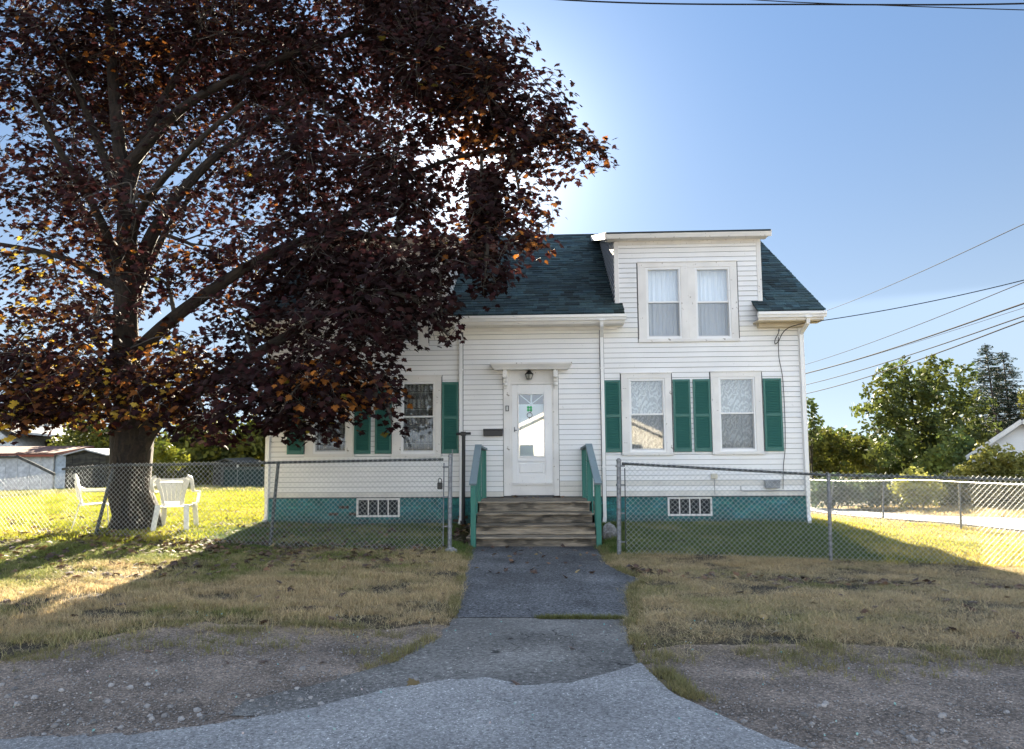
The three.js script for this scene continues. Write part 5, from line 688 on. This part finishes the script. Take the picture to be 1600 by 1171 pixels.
  for (const [u, v, d, ru, rv, rz, full] of lobes) {
    const k = d / 1180, c = L(u, v, d), rx = ru * k, ry = rv * k, near = nearest(c, limbPts), pts = [];
    const bough = (a, b, r0, r1) => { const mid = a.clone().lerp(b, .5).add(V((r() - .5) * .25, .12 + .2 * r(), (r() - .5) * .25)), cv = curve([a, mid, b], 14); twigs.tube(cv, (q) => lerp(r0, r1, q), 5, false); pts.push(...cv.slice(2)); return cv; };
    const main = bough(near, c, .045, .018);
    for (let i = 0; i < 4 + Math.round(rx * ry * 1.6); i++) { const e = V((r() * 2 - 1) * rx * .8, (r() * 2 - 1) * ry * .8, (r() * 2 - 1) * rz * .8).add(c); bough(main[2 + Math.floor(r() * 12)], e, .018, .007); }
    const thin = u < 430 && v > 130 && v < 600 ? .62 : 1; const n = Math.round(rx * ry * 140 * thin * full * (.75 + .35 * Math.min(rz, 2)));
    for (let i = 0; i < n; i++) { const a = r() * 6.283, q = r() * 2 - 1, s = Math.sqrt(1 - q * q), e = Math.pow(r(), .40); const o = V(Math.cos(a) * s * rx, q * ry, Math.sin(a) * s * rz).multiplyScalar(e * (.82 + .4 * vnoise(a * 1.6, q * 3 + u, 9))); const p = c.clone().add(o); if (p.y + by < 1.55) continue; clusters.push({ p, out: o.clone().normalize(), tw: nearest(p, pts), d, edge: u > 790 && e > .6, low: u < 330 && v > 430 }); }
  }
  const leaves = [], X = V(1, 0, 0), q = new THREE.Quaternion(), q2 = new THREE.Quaternion(), nrm = V(0, 0, 0), tipd = V(0, 0, 0), b1 = new THREE.Matrix4();
  for (const c of clusters) {
    const td = c.tw.distanceTo(c.p), ts = c.p.clone().lerp(c.tw, Math.min(1, .42 / Math.max(td, .01))); if (td > .08) twigs.tube([ts, ts.clone().lerp(c.p, .55).add(V(0, .03, 0)), c.p], (s) => .006 - .003 * s, 4, false);
    const hue = r(), n = 7 + Math.floor(r() * 5), warmC = fbm(c.p.x * .8 + 20, c.p.y * .8, 17, 3);
    for (let i = 0; i < n; i++) {
      const o = V((r() - .5) * .44, (r() - .5) * .26, (r() - .5) * .44), p = c.p.clone().add(o);
      nrm.set((r() - .5) * 1.5 + c.out.x * .5, .55 + .5 * r(), (r() - .5) * 1.5 + c.out.z * .5 + .15).normalize(); tipd.set(o.x * 2 + c.out.x * .7 + (r() - .5) * .8, -.55 - .5 * r(), o.z * 2 + c.out.z * .7 + (r() - .5) * .8); tipd.addScaledVector(nrm, -tipd.dot(nrm)).normalize();
      b1.makeBasis(V(0, 0, 0).crossVectors(tipd, nrm), tipd.clone(), nrm.clone()); q.setFromRotationMatrix(b1);
      const k = .6 + .7 * r(), w = r() + 1.1 * (warmC - .5); let col;
      const ed = c.edge ? .30 : c.low ? .33 : 0; if (w > 1.20 - ed) col = c.low && hue < .7 ? [.55 * k, .36 * k, .05] : [.38 * k, .14 * k, .03]; else if (w > 1.12 - ed * 1.3) col = [.17 * k, .065 * k, .02]; else if (w > 1.09 && w < 1.10) col = [.22 * k, .18 * k, .03]; else col = [lerp(.024, .042, hue) * k, lerp(.011, .016, r()) * k, lerp(.014, .013, hue) * k];  // backlit glow put into leaf colour, more often at the edges and low left
      leaves.push([p.x, p.y, p.z, q.clone(), .115 * (.75 + .55 * r()), ...col]);
    }
  }
  part('twigs', twigs.geo(), M.twig, t, 'stuff');
  // the leaves that show largest are leaves of their own, the rest one mass
  const v = V(0, 0, 0); const seen = leaves.map((l, i) => { v.set(l[0], l[1], l[2]).add(O); const d = v.distanceTo(camera.position); v.project(camera); return [i, (Math.abs(v.x) < .98 && Math.abs(v.y) < .98 ? 0 : 50) + d / l[4]]; }).sort((a, b) => a[1] - b[1]).slice(0, 300).map((s) => s[0]); const own = new Set(seen);
  const mats = [[.032, .013, .014], [.024, .012, .014], [.042, .016, .013], [.30, .115, .028]].map((c) => { const m = leafM.clone(); m.color.setRGB(...c); return m; });  // last tone carries the backlit glow in its colour
  for (const i of seen) { const l = leaves[i], m = part('leaf', mapleLeaf, l[5] > .15 ? mats[3] : mats[i % 3], t); m.position.set(l[0], l[1], l[2]); m.quaternion.copy(l[3]); m.scale.setScalar(l[4]); }
  instances('crown', mapleLeaf, leafM, leaves.filter((l, i) => !own.has(i)), t);
  console.log('maple leaves', leaves.length, 'clusters', clusters.length);
}
// ---------------------------------------------------------------- turf, fallen leaves, stones
{
  const r = rng(555), blade = (m, x, z, a, h, w, bend) => { const c = Math.cos(a), s = Math.sin(a), p = V(x, 0, z), t = V(c * bend, h, s * bend), k = V(c * bend * .35, h * .62, s * bend * .35), n = V(-s * w, 0, c * w); const A = p.clone().sub(n), B = p.clone().add(n), C = p.clone().add(k).addScaledVector(n, .7), E = p.clone().add(k).addScaledVector(n, -.7), Tp = p.clone().add(t); m.tri(A, B, C); m.tri(A, C, E); m.tri(E, C, Tp); };
  const tuft = (seed, n, spread, h0, h1, w, bend) => { const q = rng(seed), m = new MB(); for (let i = 0; i < n; i++) blade(m, (q() - .5) * spread, (q() - .5) * spread, q() * 6.283, lerp(h0, h1, q()), w * (.7 + .6 * q()), bend * (.4 + q())); return m.geo(); };
  const grassM = std([1, 1, 1], { rough: .8, transmission: .45, thickness: 0, specularIntensity: .3 });
  const near = [tuft(1, 10, .09, .015, .05, .002, .045), tuft(2, 10, .10, .012, .042, .002, .06)], far = tuft(3, 8, .22, .03, .075, .006, .05);
  const scatter = (name, geo, n, x0, x1, z0, z1, keep, sc, P = [[.145, .18, .035], [.50, .385, .225]]) => { const list = []; for (let i = 0; i < n; i++) { const x = lerp(x0, x1, r()), z = lerp(z0, z1, r()); const k = keep(x, z); if (r() > k) continue; const d = dryness(x, z), b = bareness(x, z); if (r() < b * .85) continue; const u = clamp(d + (r() - .5) * .7, 0, 1), kk = (.65 + .7 * r()) * 1.25; list.push([x, H(x, z) - .006, z, new THREE.Euler((r() - .5) * .3, r() * 6.283, (r() - .5) * .3), sc * (.7 + .7 * r()) * (.55 + .95 * fbm(x * 2.1, z * 2.6, 41, 3)), lerp(P[0][0], P[1][0], u) * kk, lerp(P[0][1], P[1][1], u) * kk, lerp(P[0][2], P[1][2], u) * kk]); } const m = instances(name, geo, grassM, list, scene); tag(m, null, null, null, 'stuff'); return m; };
  const onWalk = (x, z) => z > .9 && z < 8.6 && x > pathL(z) + .01 && x < pathR(z) - .01;
  const view = (x, z, mrg = 1) => { const d = 15.4 - z; return x > -d * .74 - mrg && x < d * .66 + mrg; };
  const edge = (x, z) => { const q = gEdge(x) - z + .55 * (fbm(x * 2.3, z * 2.3, 43, 3) - .5); return (.10 + .90 * sm(-.05, 1.0, q)) * sm(-.55, -.1, q) * lerp(.35, 1, sm(.36, .56, fbm(x * 1.5, z * 2.2, 47, 4))); };
  const fr = (x, z) => (onWalk(x, z) || !view(x, z) ? 0 : edge(x, z));
  tag(scatter('grass', near[0], 110000, -9.5, -1, 3.0, 10.4, fr, 1), 'dry trampled grass of the left front strip'); tag(scatter('grass', near[1], 92000, .7, 8.5, 3.0, 9.7, fr, 1), 'straw coloured dry grass right of the walk');
  tag(scatter('grass', near[0], 46000, -6.5, 8.5, .02, 3.1, (x, z) => (x > -1.75 && x < 1.0 && z < 2.1) || onWalk(x, z) ? 0 : 1, 1.05, [[.085, .14, .03], [.34, .31, .13]]), 'green grass between the fence and the foundation');
  tag(scatter('lawn_grass', far, 60000, -16, -5.9, -10, 3.2, (x, z) => view(x, z) ? 1 : 0, .9, [[.25, .275, .022], [.46, .38, .08]]), 'sunlit green lawn under the copper maple'); tag(scatter('lawn_grass', far, 26000, 5.3, 12.5, -9, 3.2, (x, z) => view(x, z) && Math.abs(x - streetMid(z)) > 2.0 ? 1 : 0, .9, [[.22, .24, .02], [.50, .40, .11]]), 'sunlit dry lawn right of the house');
  tag(scatter('lawn_grass', far, 26000, -27, -8, -22, -9.5, (x, z) => view(x, z) ? .9 : 0, 1.25), 'shaded lawn in front of the sheds'); tag(scatter('lawn_grass', far, 26000, 8, 26, -26, 0, (x, z) => view(x, z) && Math.abs(x - streetMid(z)) > 2.2 ? .8 : 0, 1.25), 'dry verge on both sides of the side street');
  { // long pale straw lying over the strips
    const sl = [], sg2 = tuft(9, 6, .10, .015, .04, .0022, .13); for (let i = 0; i < 15000; i++) { const L0 = r() < .5, x = L0 ? lerp(-8, -1, r()) : lerp(.75, 7.5, r()), z = lerp(3.2, 9.2, r()); if (!fr(x, z) || r() > .35 + dryness(x, z)) continue; if (fbm(x * 2.6, z * 3.4, 61, 3) < .47) continue; const kk = .6 + .7 * r(); sl.push([x, H(x, z) + .004, z, new THREE.Euler((r() - .5) * .5, r() * 6.283, (r() - .5) * .5), .6 + .6 * r(), .50 * kk, .41 * kk, .24 * kk]); }
    tag(instances('straw', sg2, grassM, sl, scene), 'pale straw lying on the dry front strips', null, null, 'stuff'); }
  // weeds along the edges of the paving
  const list = []; const weed = (x, z, s, g) => { const kk = .7 + .6 * r(); list.push([x, H(x, z) + .01, z, new THREE.Euler((r() - .5) * .6, r() * 6.283, (r() - .5) * .6), s * (.6 + .8 * r()), lerp(.34, .16, g) * kk, lerp(.275, .19, g) * kk, lerp(.14, .05, g) * kk]); };
  for (let i = 0; i < 420; i++) weed(lerp(-.12, .75, r()), 7.49 + (r() - .5) * .05, .8, .75);
  for (let i = 0; i < 1500; i++) { const z = lerp(2.2, 9.6, r()), l = r() < .45; if (vnoise(z * 3.1, l ? 1 : 9, 3) < .4) continue; weed(l ? pathL(z) - .02 - .12 * r() * r() : pathR(z) + .02 + .16 * r() * r(), z, 1.05, .05 + .6 * r()); }
  for (let i = 0; i < 420; i++) { const z = lerp(9.3, 10.7, r()); if (vnoise(z * 4, 1, 3) > .5) weed(pathR(z) + .03 + .14 * r(), z, 1, .15 + .5 * r()); }
  for (let i = 0; i < 4200; i++) { const x = lerp(-6, 6, r()), e = gEdge(x), z = e + .02 + 1.1 * Math.pow(r(), 2.2); if (x > -1.3 && x < .7) continue; if (fbm(x * 2.2, z * 2.6, 37, 3) < .53) continue; weed(x, z, .95, .15 + .5 * r()); }
  tag(instances('weeds', near[0], grassM, list, scene), 'weeds and straw growing along the edges of the paving', null, null, 'stuff');
  // fallen maple leaves
  const fl = []; const fall = (x, z, lift) => { const k = .5 + .9 * r(), c = r(); const col = c < .6 ? [.085, .045, .028] : c < .85 ? [.17, .085, .04] : [.28, .20, .08]; fl.push([x, H(x, z) + lift, z, new THREE.Euler(-1.57 + (r() - .5) * 1.3, (r() - .5) * 1.2, r() * 6.283), .075 + .05 * r(), col[0] * k, col[1] * k, col[2] * k]); };
  for (let i = 0; i < 2600; i++) { const a = r() * 6.283, d = 5.2 * Math.pow(r(), .7); fall(-7.6 + Math.cos(a) * d, 2.3 + Math.sin(a) * d * .8, .035); }
  for (let i = 0; i < 900; i++) fall(lerp(-6.5, -1.7, r()), lerp(2.6, 5.2, r() * r()), .03); for (let i = 0; i < 260; i++) { const x = lerp(1.1, 8, r()); fall(x, lin([[1, 4.45], [2.1, 4.9], [6.1, 5.2], [12, 5.4]], x) + (r() - .5) * .6, .02); }
  for (let i = 0; i < 46; i++) fall(lerp(-1.2, .8, r()), lerp(2.1, 5.6, Math.pow(r(), 1.6)), .03); for (let i = 0; i < 60; i++) fall(lerp(2, 8, r()), lerp(5.4, 8.6, r()), .03); for (let i = 0; i < 70; i++) fall(lerp(-7, -1.2, r()), lerp(4, 8.6, r()), .03); for (let i = 0; i < 10; i++) fall(lerp(-3.4, 2, r()), lerp(8.4, 10.2, r()), .02);
  for (let i = 0; i < 40; i++) fall(lerp(-1.72, -1.42, r()), lerp(.2, 2.1, r()), .04); for (let i = 0; i < 12; i++) { fall(lerp(-1.2, .75, r()), lerp(.05, .3, r() * r()), 0); fl[fl.length - 1][1] = .632; }
  tag(instances('leaf_litter', mapleLeaf, std([1, 1, 1], { rough: .85, transmission: .25, thickness: 0 }), fl, scene), 'brown fallen maple leaves on lawn and walk', null, null, 'stuff');
  // stones on the shoulder
  const stoneG = new MB(); stoneG.ball(V(0, 0, 0), .5, .32, .42, (n) => .75 + .5 * vnoise(n.x * 2 + 4, n.z * 2 + n.y * 3, 8), 8, 5); const sg = stoneG.geo(), pl = [];
  const peb = (x, z, s, k) => pl.push([x, H(x, z) + .012, z, new THREE.Euler((r() - .5) * .8, r() * 6.283, (r() - .5) * .8), s, .30 * k, .285 * k, .275 * k]);
  for (let i = 0; i < 15000; i++) { const L0 = r() < .5, x = L0 ? lerp(-5.5, -.6, r()) : lerp(.7, 5.5, r()), a = gEdge(x) + .15, b = L0 ? apron(x) : 11.35, z = lerp(a, b, Math.pow(r(), .6)); if (L0 ? z > b : z < 10.9 && x < pathR(z) + .05) continue; if (L0 && z < 9.8 && x > pathL(z) - .05) continue; const big = r() < .04 * sm(a + .8, b, z); peb(x, z, big ? .022 + .03 * r() : .005 + .011 * Math.pow(r(), 2), .45 + .75 * r()); }
  for (let i = 0; i < 160; i++) { const x = lerp(-4, 2.6, r()), z = lerp(7.6, 11.2, r()); pl.push([x, H(x, z) + .03, z, new THREE.Euler(r(), r() * 6, r()), .006 + .012 * r(), .4 * r() + .15, .4, .38]); }
  tag(instances('pebbles', sg, M.pebble ??= std([1, 1, 1], { rough: .95 }), pl, scene), 'loose stones on the dirt shoulder', null, null, 'stuff');
}
renderer.render(scene, camera);
